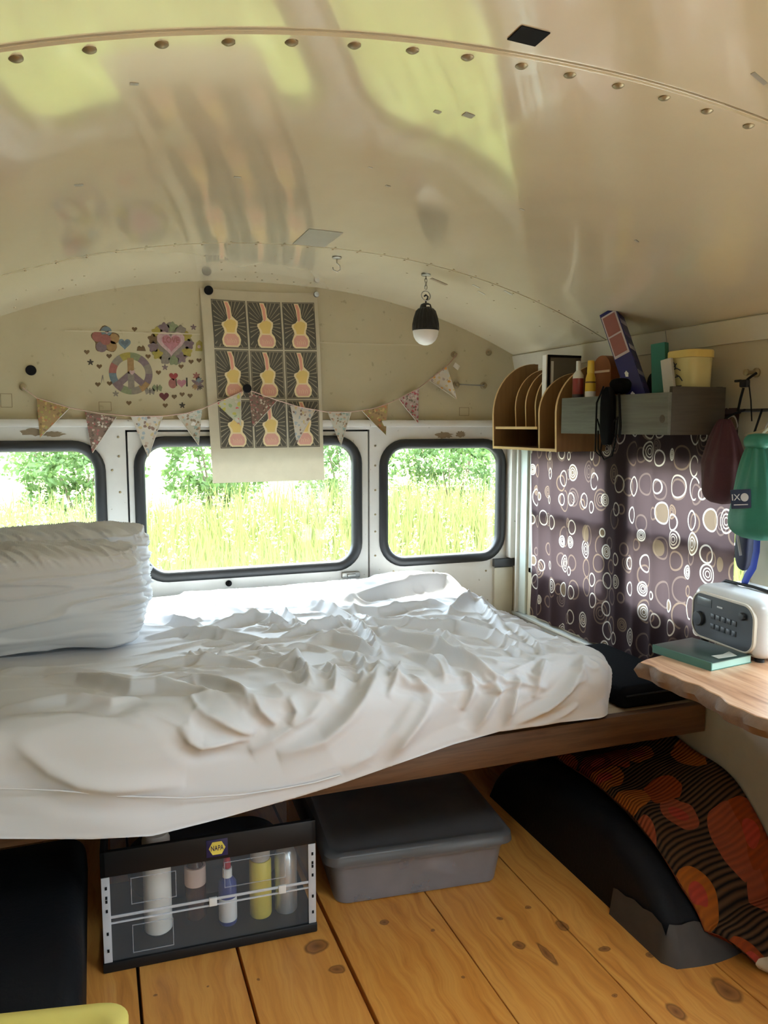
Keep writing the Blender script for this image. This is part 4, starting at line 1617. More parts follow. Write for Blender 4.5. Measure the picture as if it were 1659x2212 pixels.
def sort_panel(name, y, x0, z0, zf, z1, th=.009):
    o = quarter(x0, 1.043, z0, zf, z1)
    p = MB().prism([(a, y, b) for a, b in o], (0, -th, 0)).build(name, M_SORT, sorter, 30)
    e = MB()
    front = o[1:-1]
    for (a, b), (c, d) in zip(front[:-1], front[1:]):
        tv = Vector((c - a, 0, d - b)).normalized() * .001
        nv = Vector((tv.z, 0, -tv.x)).normalized() * -.0014
        q = [(a - tv.x, y + .0003, b - tv.z), (c + tv.x, y + .0003, d + tv.z), (c + tv.x + nv.x, y + .0003, d + tv.z + nv.z), (a - tv.x + nv.x, y + .0003, b - tv.z + nv.z)]
        e.prism(q, (0, -th - .0006, 0))
    e.build('edge_band', M_EDGE, p, 30)


sort_panel('side_panel', -.232, .848, 1.272, 1.405, 1.603)
sort_panel('side_panel', -.680, .848, 1.272, 1.405, 1.570)
sort_panel('divider', -.325, .895, 1.357, 1.43, 1.575, .006)
sort_panel('divider', -.400, .895, 1.357, 1.43, 1.575, .006)
sort_panel('divider', -.470, .895, 1.357, 1.43, 1.575, .006)
sort_panel('divider', -.550, .862, 1.281, 1.405, 1.550, .008)
for nm, y0, y1, z, x0 in (('bottom_board', -.680, -.241, 1.272, .852), ('shelf', -.550, -.241, 1.348, .858)):
    MB().box(x0, 1.043, y0, y1, z, z + .009).build(nm, M_SORT, sorter)
    MB().box(x0 - .0016, x0, y0, y1, z - .0003, z + .0093).build('edge_band', M_EDGE, sorter)
MB().box(1.043, 1.049, -.689, -.232, 1.272, 1.56).build('back_panel', M_SORT, sorter)
MB().box(1.049, 1.0795, -.62, -.30, 1.46, 1.50).build('wall_cleat', M_BOARD, sorter)
# notebook standing in the sorter
t = thing('notebook', (.97, -.52, 1.357), 'grey notebook with black edges standing in the file sorter', 'notebook')
MB().box(.898, 1.038, -.536, -.510, 1.3575, 1.612).build('pages', mat('white_pages', (.66, .64, .60), .8), t)
MB().box(.901, 1.040, -.540, -.5365, 1.3575, 1.612, .001).build('cover', mat('grey_brown_cover', (.125, .105, .080), .6), t)
MB().box(.9005, .911, -.5415, -.5402, 1.3575, 1.612).build('binding', M_BLACKM, t)
MB().box(.915, .925, -.5415, -.5402, 1.37, 1.59).build('spiral', mat('pale_spiral', (.6, .6, .58), .5), t)
MB().box(.9005, 1.040, -.5415, -.5402, 1.604, 1.6125).build('top_edge', M_BLACKM, t)

# ---- grey wooden box on the wall
M_GREYW = mat_wood('weathered_grey_wood', (.085, .088, .070), (.135, .14, .115), 1, .8, .75)
M_GREYD = mat_wood('dark_brown_wood', (.040, .030, .020), (.065, .05, .034), 0, .8, .75)
bxx = thing('wooden_box', (.95, -.98, 1.335), 'weathered grey wooden box full of toiletries on the right wall', 'box')
MB().box(.850, .862, -1.24, -.715, 1.335, 1.452, .001).build('front_board', M_GREYW, bxx)
MB().box(.8625, 1.048, -1.24, -1.228, 1.335, 1.468, .001).build('end_board', M_GREYD, bxx)
MB().box(.8625, 1.048, -.727, -.715, 1.335, 1.452, .001).build('end_board', M_GREYW, bxx)
MB().box(.8625, 1.048, -1.2275, -.7275, 1.335, 1.345).build('bottom_board', M_GREYW, bxx)
MB().box(1.036, 1.048, -1.2275, -.7275, 1.3455, 1.47).build('back_board', M_GREYD, bxx)
MB().box(1.048, 1.0795, -1.15, -.80, 1.43, 1.465).build('wall_cleat', M_GREYD, bxx)
kn = onX(1430, 905, .8495)
MB().lathe([(.012, 0), (.011, .0008), (.006, .001), (.001, .0012)], (0, 0, 0), 12, M=Matrix.Translation((.8503, kn[1], kn[2])) @ Matrix.Rotation(-math.pi / 2, 4, 'Y')).build('knot', M_GREYD, bxx)
FLOORB = 1.3455


def at_wall(px, py, X):
    p = onX(px, py, X)
    return p[1], p[2]


def bottle_box(px, top, X, r, label, cat, body, parts, h_body):
    y, zt = at_wall(px, top, X)
    H_ = zt - FLOORB
    t = thing('bottle', (X, y, FLOORB), label, cat)
    MB().lathe([(rr * r, f * H_) for rr, f in h_body], (X, y, FLOORB), 20).build('body', body, t, 50)
    for nm, pr, mm in parts:
        MB().lathe([(rr * r, f * H_) for rr, f in pr], (X, y, FLOORB), 20).build(nm, mm, t, 50)


bottle_box(1250, 780, .884, .018, 'red and white bottle with pale cap in the grey box', 'bottle', mat('dark_red_label', (.20, .022, .022), .35),
           (('cap', [(.42, .86), (.42, 1), (.05, 1.0)], mat('pale_cap', (.60, .60, .57), .4)), ('shoulder', [(1.01, .75), (.95, .80), (.5, .855), (.4, .86)], mat('pale_cap', (.60, .60, .57), .4)), ('label_band', [(1.01, .2), (1.03, .2), (1.03, .52), (1.01, .52)], mat('dark_label', (.05, .045, .06), .5))),
           [(.9, 0), (1, .03), (1, .74), (.98, .755)])
bottle_box(1277, 779, .888, .017, 'yellow squeeze bottle with white base in the grey box', 'bottle', mat('yellow_bottle', (.60, .40, .035), .35),
           (('cap', [(.62, .82), (.70, .825), (.62, 1), (.05, 1.0)], mat('yellow_cap', (.66, .46, .06), .35)), ('label_band', [(1.0, .36), (1.02, .36), (1.02, .56), (1.0, .56)], mat('white_label', (.72, .72, .72), .5)), ('lettering_band', [(1.0, .68), (1.015, .68), (1.015, .70), (1.0, .70)], mat('brown_ink', (.12, .06, .02), .6))),
           [(.9, 0), (1, .03), (1, .60), (.92, .75), (.66, .82)])
# orange brown book behind the bottles
y, zt = at_wall(1303, 768, .94)
t = thing('book', (.94, y, FLOORB), 'orange brown book standing behind the yellow bottle', 'book')
y = min(y, -.782)
arc = [(y + .05 * math.cos(a), zt - .05 + .05 * math.sin(a)) for a in np.linspace(0, math.pi, 14)]
MB().prism([(.935, a, b) for a, b in [(y - .05, FLOORB), (y + .05, FLOORB)] + arc], (.035, 0, 0)).build('cover', mat('orange_brown_card', (.24, .075, .02), .6), t, 30)
MB().box(.933, .9348, y - .045, y + .045, zt - .055, zt - .048).build('stripe', mat('pale_stripe', (.55, .42, .3), .6), t)


def slab(name, label, cat, px_b, px_t, X, w, d, material, parts=(), twist=0.0):
    """carton standing in the box; its lean follows from a foot and a head pixel in the plane X"""
    yb, zb = at_wall(*px_b, X)
    yt, zt_ = at_wall(*px_t, X)
    dirv = Vector((0, yt - yb, zt_ - zb)).normalized()
    foot = Vector((X, yb, zb)) - dirv * ((zb - FLOORB - .004) / dirv.z)
    L = (Vector((X, yt, zt_)) - foot).length
    side = Vector((0, dirv.z, -dirv.y))
    M = Matrix(((0, 1, 0, foot.x), (side.y, 0, dirv.y, foot.y), (side.z, 0, dirv.z, foot.z), (0, 0, 0, 1)))
    M = M @ Matrix.Rotation(twist, 4, 'Z')
    t = thing(name, (foot.x, foot.y, FLOORB), label, cat)
    body = MB().box(-w / 2, w / 2, -d / 2, d / 2, abs(dirv.y) * w / 2 / max(dirv.z, .1), L, .001, 1).build('carton', material, t, xf=M)
    return t, M, L


t, M, L = slab('carton', 'tall tilted dark blue carton with two pinkish squares on top', 'carton', (1378, 850), (1319, 676), .94, .058, .044, mat('navy_carton', (.014, .014, .115), .35), twist=-.5)
MB().box(-.025, .026, -.0232, -.0222, L * .60, L * .97).build('label_panel', mat('pale_label', (.48, .42, .46), .5), t, xf=M)
for z0, z1 in ((.62, .775), (.79, .955)):
    MB().box(-.020, .022, -.0242, -.0232, L * z0, L * z1).build('pink_square', mat('rosy_brown_print', (.26, .095, .085), .5), t, xf=M)
for k, (x_, z_) in enumerate(((.006, .45), (.008, .28), (.004, .12))):
    MB().prism([(x_ + .005 * math.cos(a) * (1 + .3 * (i % 2)), -.0228, L * z_ + .009 * math.sin(a) * (1 + .3 * (i % 2))) for i, a in enumerate(np.linspace(0, 2 * math.pi, 11)[:-1])], (0, .0008, 0)).build('white_flower', M_WHITEPL, t, None, xf=M)
for k in range(8):
    MB().box(-.0302, -.0289, -.020, .019, L * (.08 + k * .11), L * (.08 + k * .11) + .016).build('side_print', mat('pale_blue_print', (.36, .36, .45), .5) if k % 2 else mat('violet_print', (.10, .08, .22), .5), t, xf=M)
t, M, L = slab('carton', 'slim teal green carton standing in the grey box', 'carton', (1427, 845), (1425, 742), .955, .046, .022, mat('teal_carton', (.012, .15, .115), .4), twist=-.35)
t, M, L = slab('packet', 'crumpled white paper packet leaning on the teal carton', 'packet', (1447, 845), (1440, 776), .925, .034, .012, mat('white_paper', (.46, .45, .42), .7, bump=.4, bscale=50), twist=-.3)
# black cloth poking out between cartons
y, z = at_wall(1398, 812, .975)
P = cushion(.985, 1.030, y - .030, y + .030, FLOORB + .004, 1.525, e=.7, seed=21, ears=False, n=32, m=20)
t = thing('cloth', (1.005, y, FLOORB), 'black cloth stuffed upright between the cartons in the box', 'cloth')
MB().grid(P, closed_u=True).build('folds', mat('black_cloth', (.008, .008, .010), .9), t, 100)
# yellow tub
X = .985
y, zt = at_wall(1499, 757, X)
y = max(y, -1.165)
r = .056
t = thing('tub', (X, y, FLOORB), 'pale yellow plastic tub with lid and dark sketch print in the box', 'tub')
MB().rings([[(X + a, y + b, FLOORB + z_) for a, b in rrect(-r * k * .8, r * k * .8, -r * k, r * k, r * .45, 5)] for k, z_ in ((.86, .001), (.88, .004), (.97, zt - FLOORB - .022))]).build('body', mat('pale_yellow_plastic', (.50, .44, .20), .4), t)
MB().rings([[(X + a, y + b, FLOORB + z_) for a, b in rrect(-r * k * .8, r * k * .8, -r * k, r * k, r * .45, 5)] for k, z_ in ((.98, zt - FLOORB - .0215), (1.03, zt - FLOORB - .021), (1.03, zt - FLOORB - .004), (.99, zt - FLOORB))]).build('lid', mat('yellow_lid', (.56, .42, .12), .4), t)
pr = MB()
for (a, b, c_, d_) in ((-.6, .2, .1, .26), (-.5, .3, -.1, .42), (-.3, .35, .2, .33), (-.65, .1, .3, .14), (-.1, .28, .35, .2), (-.4, .45, -.15, .36)):
    hh = zt - FLOORB
    A_, B_ = Vector((X - r * .775, y - r * a - .0, FLOORB + hh * (b + .42))), Vector((X - r * .775, y - r * c_, FLOORB + hh * (d_ + .42)))
    pr.tube([A_, (A_ + B_) / 2 + Vector((0, 0, .004)), B_], .0016, 5)
tag(pr.build('sketch_print', mat('navy_ink', (.02, .025, .05), .6), t), kind='stuff')

# ---- black pouch with straps hung over the box front
y, z = at_wall(1318, 850, .842)
t = thing('pouch', (.84, y, 1.29), 'black pouch with hanging strap loops over the front of the grey box', 'pouch')
P = cushion(.822, .849, y - .030, y + .030, 1.300, 1.475, e=.6, seed=31, ears=False, n=32, m=20)
MB().grid(P, closed_u=True).build('bag', mat('black_nylon', (.006, .006, .007), .9, spec=.05), t, 100)
P = cushion(.853, .905, y - .032, y + .034, 1.4555, 1.505, e=.7, seed=33, ears=False, n=28, m=18)
MB().grid(P, closed_u=True).build('top_flap', mat('black_nylon', (.006, .006, .007), .9, spec=.05), t, 100)


def px_tube(pts, X, r, flat=1.0):
    return MB().tube([onX(a, b, X) for a, b in pts], r, 8, flat=flat)


px_tube([(1304, 835), (1289, 870), (1287, 930), (1286, 975), (1296, 985), (1302, 940), (1312, 880), (1320, 850)], .838, .0028).build('strap', M_BLACKM, t)
px_tube([(1290, 905), (1300, 940), (1316, 925), (1330, 905)], .836, .0024).build('strap', M_BLACKM, t)
px_tube([(1292, 930), (1292, 970), (1305, 993), (1322, 985), (1330, 950), (1334, 900)], .834, .0026).build('strap', M_BLACKM, t)
px_tube([(1337, 850), (1340, 920), (1338, 945)], .836, .004).build('strap', M_BLACKM, t)


# ---- bags hung from the rod
def hung_bag(name, top, bot, hw, X, dx, label, material, seed, neck=.25, rise_=.5):
    zt_, zb_ = top[2], bot[2]
    n, m = 44, 40
    P = np.zeros((m, n, 3))
    for i in range(m):
        v = i / (m - 1)
        cy = top[1] + (bot[1] - top[1]) * v
        z = zt_ + (zb_ - zt_) * v
        w = neck + (1 - neck) * min(1, (v / rise_)) ** .8
        w *= math.sqrt(max(.0, 1 - max(0, (v - .80) / .2) ** 2.4)) if v > .8 else 1
        for j in range(n):
            a = 2 * math.pi * j / n
            pl = 1 + (.16 * (1 - v) ** 1.5 + .02) * math.sin(a * 9 + seed + 2 * v) + .05 * math.sin(a * 3 + v * 5 + seed)
            P[i, j] = (X + dx * w * pl * math.cos(a), cy + hw * w * pl * math.sin(a), z)
    t = thing(name, (X, bot[1], zb_), label, 'bag')
    g = MB().rings([list(map(tuple, lp)) for lp in P])
    g.build('sack', material, t, 180)
    return t


M_MAROON = mat('maroon_fabric', (.050, .010, .014), .85, bump=.3)
M_TEAL = mat('teal_nylon', (.015, .155, .105), .55, bump=.2)
M_BLUE = mat('blue_webbing', (.025, .06, .42), .6)
top, bot = onX(1566, 905, .99), onX(1556, 1090, .985)
mb_ = hung_bag('stuff_bag', top, bot, .068, .99, .042, 'dark maroon cloth bag hanging in front of the curtain', M_MAROON, 1.0, .22)
MB().tube([top, top + np.array((.02, 0, .01)), (1.058, top[1], rod_z + .002)], .003, 6).build('cord', M_BLACKM, mb_)
top, bot = onX(1640, 962, .955), onX(1633, 1168, .945)
tb = hung_bag('stuff_bag', top, bot, .086, .95, .052, 'teal green drawstring bag with a navy label hanging at the right', M_TEAL, 2.0, .28, .75)
MB().tube([top, top + np.array((.01, 0, .03)), top + np.array((.05, 0, .06)), (1.058, top[1], rod_z + .002)], .0028, 6).build('drawstring', mat('pale_cord', (.5, .55, .48), .7), tb)
P = cushion(.925, .985, top[1] - .035, top[1] + .035, top[2] - .012, top[2] + .03, e=.8, seed=41, ears=False, n=26, m=16)
MB().grid(P, closed_u=True).build('gathered_mouth', M_TEAL, tb, 100)
d_ = ray(1600, 1078)
s_ = 1.5
while True:                                   # walk the ray to the bag's skin
    q_ = CAM + d_ * s_
    if ((q_[0] - .95) / .052) ** 2 + ((q_[1] - (top[1] + bot[1]) / 2) / .080) ** 2 < 1 or s_ > 4:
        break
    s_ += .001
lc = q_ - d_ * .008
ML = Matrix.Translation(lc) @ Matrix.Rotation(math.radians(-62), 4, 'Z') @ Matrix.Rotation(math.radians(-6), 4, 'Y')
lb = MB().box(-.024, .024, -.001, .012, -.024, .024, .001).build('label_patch', mat('navy_patch', (.018, .03, .075), .6), tb, xf=ML)
MTX = ML @ Matrix.Translation((-.010, -.0015, .004)) @ MXZ.copy() @ Matrix.Scale(1, 4)
MTX = ML @ Matrix.Translation((-.011, -.0018, .004)) @ Matrix(((1, 0, 0, 0), (0, 0, -1, 0), (0, 1, 0, 0), (0, 0, 0, 1)))
M_PALE = mat('pale_print', (.55, .58, .62), .6)
link('lettering', text_mesh('IX', .023, MTX), M_PALE, lb, None)
MB().prism([tuple(ML @ Vector((.010 + .0095 * math.cos(a), -.0012, .004 + .0105 * math.sin(a)))) for a in np.linspace(0, 2 * math.pi, 20)[:-1]], tuple((ML.to_3x3() @ Vector((0, -.0008, 0))))).build('round_emblem', M_PALE, lb, None)
MB().box(-.017, .017, -.0018, -.0008, -.0155, -.013).build('small_print', M_PALE, lb, xf=ML)
# navy bag with blue strap hanging below
t = thing('strap_bag', onX(1600, 1285, 1.0), 'navy bag with a bright blue strap hanging behind the teal bag', 'bag')
a_, b_ = onX(1606, 1150, 1.015), onX(1600, 1290, 1.015)
P = np.array(b_)
Pc = cushion(1.005, 1.04, b_[1] - .022, a_[1] + .026, .968, a_[2] + .10, e=.6, seed=51, ears=False, n=30, m=20)
MB().grid(Pc, closed_u=True).build('bag', mat('navy_nylon', (.008, .010, .035), .6), t, 100)
MB().tube([onX(x_, y_, .965) for x_, y_ in ((1636, 1150), (1634, 1190), (1627, 1225), (1614, 1246), (1607, 1262))], .011, 8, flat=.25).build('strap', M_BLUE, t)
MB().tube([onX(x_, y_, .968) for x_, y_ in ((1590, 1140), (1595, 1170), (1600, 1200))], .005, 6, flat=.4).build('buckle_tab', mat('grey_webbing', (.3, .3, .32), .6), t)
MB().tube([(1.02, a_[1], a_[2] + .09), (1.035, a_[1], rod_z - .06), (1.058, a_[1], rod_z + .002)], .003, 6).build('loop', M_BLACKM, t)
# pale wooden hanger bar
p, q = onX(1612, 942, 1.015), onX(1690, 922, 1.015)
t = thing('coat_hanger', (p + q) / 2, 'pale wooden hanger bar hanging above the teal bag', 'hanger')
MB().tube([p, (p + q) / 2, q], .006, 8).build('bar', mat('pale_wood', (.36, .29, .18), .6), t)
MB().tube([(p + q) / 2, (p + q) / 2 + np.array((.015, 0, .03)), (1.058, ((p + q) / 2)[1], rod_z + .004)], .002, 6).build('hook', M_STEEL, t)
# peg with a black clip strap
p = onX(1635, 805, 1.079)
t = thing('wall_peg', p, 'round brass peg on the right wall above the curtain', 'peg')
MR = Matrix.Translation(p) @ Matrix.Rotation(-math.pi / 2, 4, 'Y')
MB().lathe([(.013, 0), (.013, .004), (.006, .008), (.005, .03), (.009, .034), (.009, .04), (.001, .042)], (0, 0, 0), 16, M=MR).build('peg', M_BRASSY, t)
t = thing('clip_strap', onX(1604, 850, 1.045), 'black clip with two thin straps hanging from the brass peg', 'strap')
MB().tube([onX(x_, y_, 1.047) for x_, y_ in ((1634, 806), (1622, 814), (1612, 822))], .0035, 8).build('loop', M_BLACKM, t)
c = onX(1608, 828, 1.047)
MB().box(c[0] - .008, c[0] + .008, c[1] - .014, c[1] + .012, c[2] - .011, c[2] + .010, .004).box(c[0] - .004, c[0] + .004, c[1] + .010, c[1] + .034, c[2] + .004, c[2] + .011, .002).build('clip', M_BLACKP, t)
MB().tube([onX(x_, y_, 1.045) for x_, y_ in ((1606, 838), (1600, 860), (1594, 888))], .0035, 6).build('strap', M_BLACKM, t)
MB().tube([onX(x_, y_, 1.045) for x_, y_ in ((1618, 832), (1622, 865), (1624, 910))], .0018, 6).build('strap', M_BLACKM, t)

# ================================================================== DESK
M_SLAB = None
k = NT('live_edge_slab')
p_ = k.coord('Position')
g_ = k.noise(k.map(p_, (16, 1.6, 16)), 2, 5, .6, .8)
c_ = k.ramp(g_.outputs[0], [(.28, (.24, .10, .045)), (.48, (.46, .25, .14)), (.62, (.55, .34, .21)), (.78, (.30, .13, .065))])
k.l(c_, k.b.inputs['Base Color'])
k.b.inputs['Roughness'].default_value = .3
M_SLAB = k.m
M_BARK = mat('bark_edge', (.145, .08, .04), .75, var=.45, scale=26, bump=.6, bscale=40)
DZ = .782
desk = thing('desk', (.85, -2.0, DZ - .05), 'live edge wooden slab desk along the right wall', 'desk')
inner = []
for y in np.linspace(-1.458, -2.75, 90):
    inner.append((.606 + .012 * math.sin(y * 11) + .006 * math.sin(y * 29) + .003 * math.sin(y * 83) + .02 * (-y - 1.458) / 1.3, y))
loop = [(1.063, -1.375), (.80, -1.405), (.64, -1.445)] + inner + [(1.063, -2.75)]
MB().rings([[(x, y, DZ - .036) for x, y in loop], [(x, y, DZ - .003) for x, y in loop], [(x + .003 if x < 1 else x, y, DZ) for x, y in loop]]).build('slab', M_SLAB, desk, 30)
ed = [(1.063, -1.375), (.80, -1.405), (.64, -1.445)] + inner
be = MB()
loops = []
for i, (x, y) in enumerate(ed):
    a0, a1 = Vector(ed[max(i - 1, 0)]), Vector(ed[min(i + 1, len(ed) - 1)])
    tv = (a1 - a0).normalized()
    nv = Vector((tv.y, -tv.x))
    if nv.x > 0 and i > 3:
        nv = -nv
    if i <= 3 and nv.y < 0:
        nv = -nv
    o_ = .010 + .005 * math.sin(i * .9) + .004 * math.sin(i * 2.3)
    loops.append([(x, y, DZ - .001), (x + nv.x * .004, y + nv.y * .004, DZ - .004), (x + nv.x * o_, y + nv.y * o_, DZ - .020), (x + nv.x * .003, y + nv.y * .003, DZ - .038), (x, y, DZ - .035)])
be.rings(loops)
be.build('bark_edge', M_BARK, desk, 50)
M_BRKT = mat('white_bracket', (.62, .62, .60), .45)
for px in ((1447, 1479), (1645, 1572)):
    p = onZ(px[0], px[1], DZ - .054)
    x0 = p[0]
    b = MB().tube([(x0, p[1], DZ - .054), (x0 + .012, p[1], DZ - .053), (1.064, p[1], DZ - .053)], [.008, .013, .013], 10)
    b.tube([(1.055, p[1], DZ - .06), (1.055, p[1], DZ - .25)], .010, 8)
    b.build('bracket', M_BRKT, desk)

# book on the desk
MK = Matrix.Translation((.783, -1.478, DZ)) @ Matrix.Rotation(math.radians(8), 4, 'Z')
t = thing('book', (.783, -1.47, DZ), 'green paperback with dark cover lying on the desk beside the radio', 'book')
MB().box(-.070, .070, -.088, .088, .0015, .0185).build('pages', mat('greenish_pages', (.36, .52, .44), .7), t, xf=MK)
MB().box(-.072, .072, -.090, .090, .0185, .0205, .0005).build('cover', mat('dark_green_cover', (.022, .040, .032), .3, var=.6, scale=30), t, xf=MK)
MB().box(-.072, .072, -.090, .090, .0002, .0015).build('back_cover', mat('green_cover', (.05, .14, .10), .5), t, xf=MK)
MB().box(-.074, -.0705, -.090, .090, .0002, .0205).build('spine', mat('green_cover', (.05, .14, .10), .5), t, xf=MK)
MB().prism([(-.03, -.075, .0206), (.03, -.08, .0206), (.045, -.045, .0206), (.01, -.055, .0206), (-.025, -.05, .0206)], (0, 0, .0004)).build('cover_print', mat('pale_cover_print', (.42, .42, .36), .4), t, None, xf=MK)

# radio
MRD = Matrix.Translation((.868, -1.455, DZ)) @ Matrix.Rotation(math.radians(-4), 4, 'Z')
rad = thing('radio', (.96, -1.455, DZ), 'white rounded radio with dark front panel on the desk', 'radio')
M_RAD = mat('white_enamel', (.66, .67, .68), .22, var=.04, coat=.3)
MB().box(.0, .178, -.130, .130, .006, .158, .034, 5).build('case', M_RAD, rad, 60, xf=MRD)
fp = rrect(-.112, .112, .022, .138, .034, 8)
to = lambda a, b, c: MRD @ Vector((c, a, b))
MB().prism([tuple(MRD @ Vector((-.003, a, b))) for a, b in fp], tuple(MRD.to_3x3() @ Vector((.006, 0, 0)))).build('front_panel', mat('charcoal_panel', (.028, .031, .034), .35), rad, 40)
ring_sweep(MB(), rrect(-.116, .116, .018, .142, .038, 8), [(0, .004), (0, -.004), (.002, -.0055), (.005, -.005), (.0055, .003)], to).build('bezel', mat('beige_bezel', (.50, .44, .35), .4), rad, 50)
MB().box(-.0042, -.0028, .040, .095, .105, .127, .0005).build('display', mat('grey_display', (.10, .115, .125), .2), rad, xf=MRD)
MB().box(-.0045, -.0028, -.002, .018, .112, .116).build('badge', mat('badge_silver', (.5, .5, .5), .3), rad, xf=MRD)
for (yy, zz, rr_) in ((.085, .068, .020), (-.075, .11, .010)):
    MB().lathe([(rr_, 0), (rr_, .006), (rr_ * .85, .009), (.001, .0095)], (0, 0, 0), 20, M=MRD @ Matrix.Translation((-.0025, yy, zz)) @ Matrix.Rotation(-math.pi / 2, 4, 'Y')).build('knob', mat('dark_knob', (.018, .020, .022), .35), rad)
for i in range(5):
    for j in range(2):
        MB().box(-.0048, -.0026, .040 - i * .020 - .014, .040 - i * .020, .052 + j * .026, .066 + j * .026, .001).build('button', mat('dark_button', (.040, .044, .048), .4), rad, xf=MRD)
MB().tube([MRD @ Vector(q) for q in ((.09, .128, .145), (.09, .10, .161), (.09, 0, .164), (.09, -.10, .161), (.09, -.128, .145))], .006, 8, flat=.7).build('carry_handle', M_BLACKP, rad)
for yy in (-.1, .1):
    for xx in (.03, .15):
        MB().lathe([(.012, 0), (.012, .007), (.009, .0075)], (0, 0, 0), 12, M=MRD @ Matrix.Translation((xx, yy, .0005))).build('foot', M_BLACKP, rad)

# ================================================================== LAMP AND HOOKS ON THE CEILING
hx_, hy_ = .432, -.53
hz_ = roof(hx_)
t = thing('ceiling_hook', (hx_, hy_, hz_), 'small metal magnet hook on the ceiling that carries the lamp', 'hook')
MB().lathe([(.016, 0), (.016, -.006), (.013, -.008), (.001, -.0082)], (hx_, hy_, hz_ + .0015), 20).build('magnet', M_STEEL, t)
MB().tube([(hx_, hy_, hz_ - .006), (hx_, hy_, hz_ - .018)], .002, 6).build('eye_stem', M_STEEL, t)
lamp = thing('lantern', (hx_, hy_, 1.63), 'black ribbed bulb lantern with white globe hanging from the ceiling', 'lamp')
for k in range(3):
    pts = []
    c = Vector((hx_, hy_, hz_ - .022 - .011 * k))
    for i in range(14):
        a = 2 * math.pi * i / 14
        u = Vector((math.cos(a) * .004, 0, 0)) if k % 2 == 0 else Vector((0, math.cos(a) * .004, 0))
        pts.append(c + u + Vector((0, 0, math.sin(a) * .0075)))
    MB().tube(pts, .0013, 6, closed=True).build('chain_link', M_STEEL, lamp)
c = Vector((hx_, hy_, 1.792))
MB().tube([c + Vector((math.cos(a) * .016, math.sin(a) * .004, math.sin(a) * .016)) for a in np.linspace(0, 2 * math.pi, 24)[:-1]], .0016, 6, closed=True).build('ring', M_STEEL, lamp)
MB().tube([(hx_, hy_, 1.765), (hx_, hy_, 1.776), (hx_ + .006, hy_, 1.783), (hx_ + .007, hy_, 1.79), (hx_, hy_, 1.795), (hx_ - .006, hy_, 1.790)], .003, 8).build('hook', M_BLACKP, lamp)
nr = 20
loops = []
for z, r in ((1.678, .044), (1.682, .0455), (1.70, .045), (1.72, .041), (1.742, .034), (1.750, .026), (1.752, .021), (1.764, .017), (1.768, .010)):
    ribbed = 1.695 < z < 1.745
    loops.append([(hx_ + r * (1 - (.09 if ribbed and j % 4 >= 2 else 0)) * math.cos(2 * math.pi * j / 80), hy_ + r * (1 - (.09 if ribbed and j % 4 >= 2 else 0)) * math.sin(2 * math.pi * j / 80), z) for j in range(80)])
MB().rings(loops).build('housing', M_BLACKP, lamp, 30)
MB().box(hx_ - .006, hx_ + .006, hy_ - .0200, hy_ - .0165, 1.753, 1.760, .001).build('switch', M_WHITEPL, lamp)
MB().lathe([(.043, 1.6795), (.043, 1.672), (.040, 1.658), (.033, 1.645), (.022, 1.635), (.010, 1.6305), (.001, 1.630)], (hx_, hy_, 0), 32).build('globe', mat('white_diffuser', (.70, .69, .66), .35), lamp, 60)
# bare primer streak beside the hook
o = roof_patch((948, 608), .035, .010, M_RESIDUE, 'primer_streak', .0006)
o.location -= wloc(ceiling)
o.parent = ceiling
x2, y2 = .118, -.545
z2 = roof(x2)
t = thing('ceiling_hook', (x2, y2, z2 - .06), 'empty small cup hook on the ceiling right of the printed towel', 'hook')
MB().lathe([(.015, 0), (.015, -.006), (.012, -.008), (.001, -.0082)], (x2, y2, z2 + .0012), 16).build('magnet', M_STEEL, t)
MB().tube([(x2, y2, z2 - .007), (x2, y2, z2 - .020), (x2 + .010, y2, z2 - .028), (x2 + .011, y2, z2 - .040), (x2, y2, z2 - .047), (x2 - .012, y2, z2 - .042), (x2 - .014, y2, z2 - .034)], .0018, 8).build('hook', M_STEEL, t)

# ================================================================== REAR WALL DECORATIONS
def W3(px, py, off=0.0):
    """point on the bulkhead under a pixel, brought forward by off"""
    p = onY(px, py, 0)
    return Vector((p[0], -off, p[2]))


def flatpoly(pts, off, th=.0005):
    return MB().prism([(p[0], -off, p[1]) for p in pts], (0, th, 0))


def magnet(name, px, label, r=.0155, material=None, off=0.0):
    c = W3(*px)
    t = MB().lathe([(r, 0), (r, .006), (r * .9, .009), (.001, .0095)], (0, 0, 0), 20, M=Matrix.Translation((c.x, -off, c.z)) @ Matrix.Rotation(math.pi / 2, 4, 'X')).build(name, material or M_BLACKM)
    return tag(t, label, 'magnet')


# ---- printed towel with nine ukuleles
tow = thing('towel', W3(560, 1040), 'cream tea towel printed with nine ukuleles hanging over the door window', 'towel')
TL, TR, BL, BR = W3(431, 622), W3(684, 633), W3(458, 1043), W3(698, 1036)
P = np.zeros((26, 40, 3))
for i in range(26):
    for j in range(40):
        u, v = i / 25, j / 39
        q = (TL * (1 - u) + TR * u) * (1 - v) + (BL * (1 - u) + BR * u) * v
        sag = .006 * math.sin(u * math.pi) * (1 - v) ** 3
        yy = -.0225 - .003 * math.sin(u * 5.0 + 1) * v - .002 * math.sin(v * 9 + u * 3)
        if v < .25:
            yy = yy * (v / .25) + (-.004) * (1 - v / .25)
        P[i, j] = (q.x, yy, q.z - sag)
towel_m = mat('cream_linen', (.50, .45, .33), .85, var=.1, scale=25, trans=.06)
MB().grid(P).build('linen', towel_m, tow, 180)


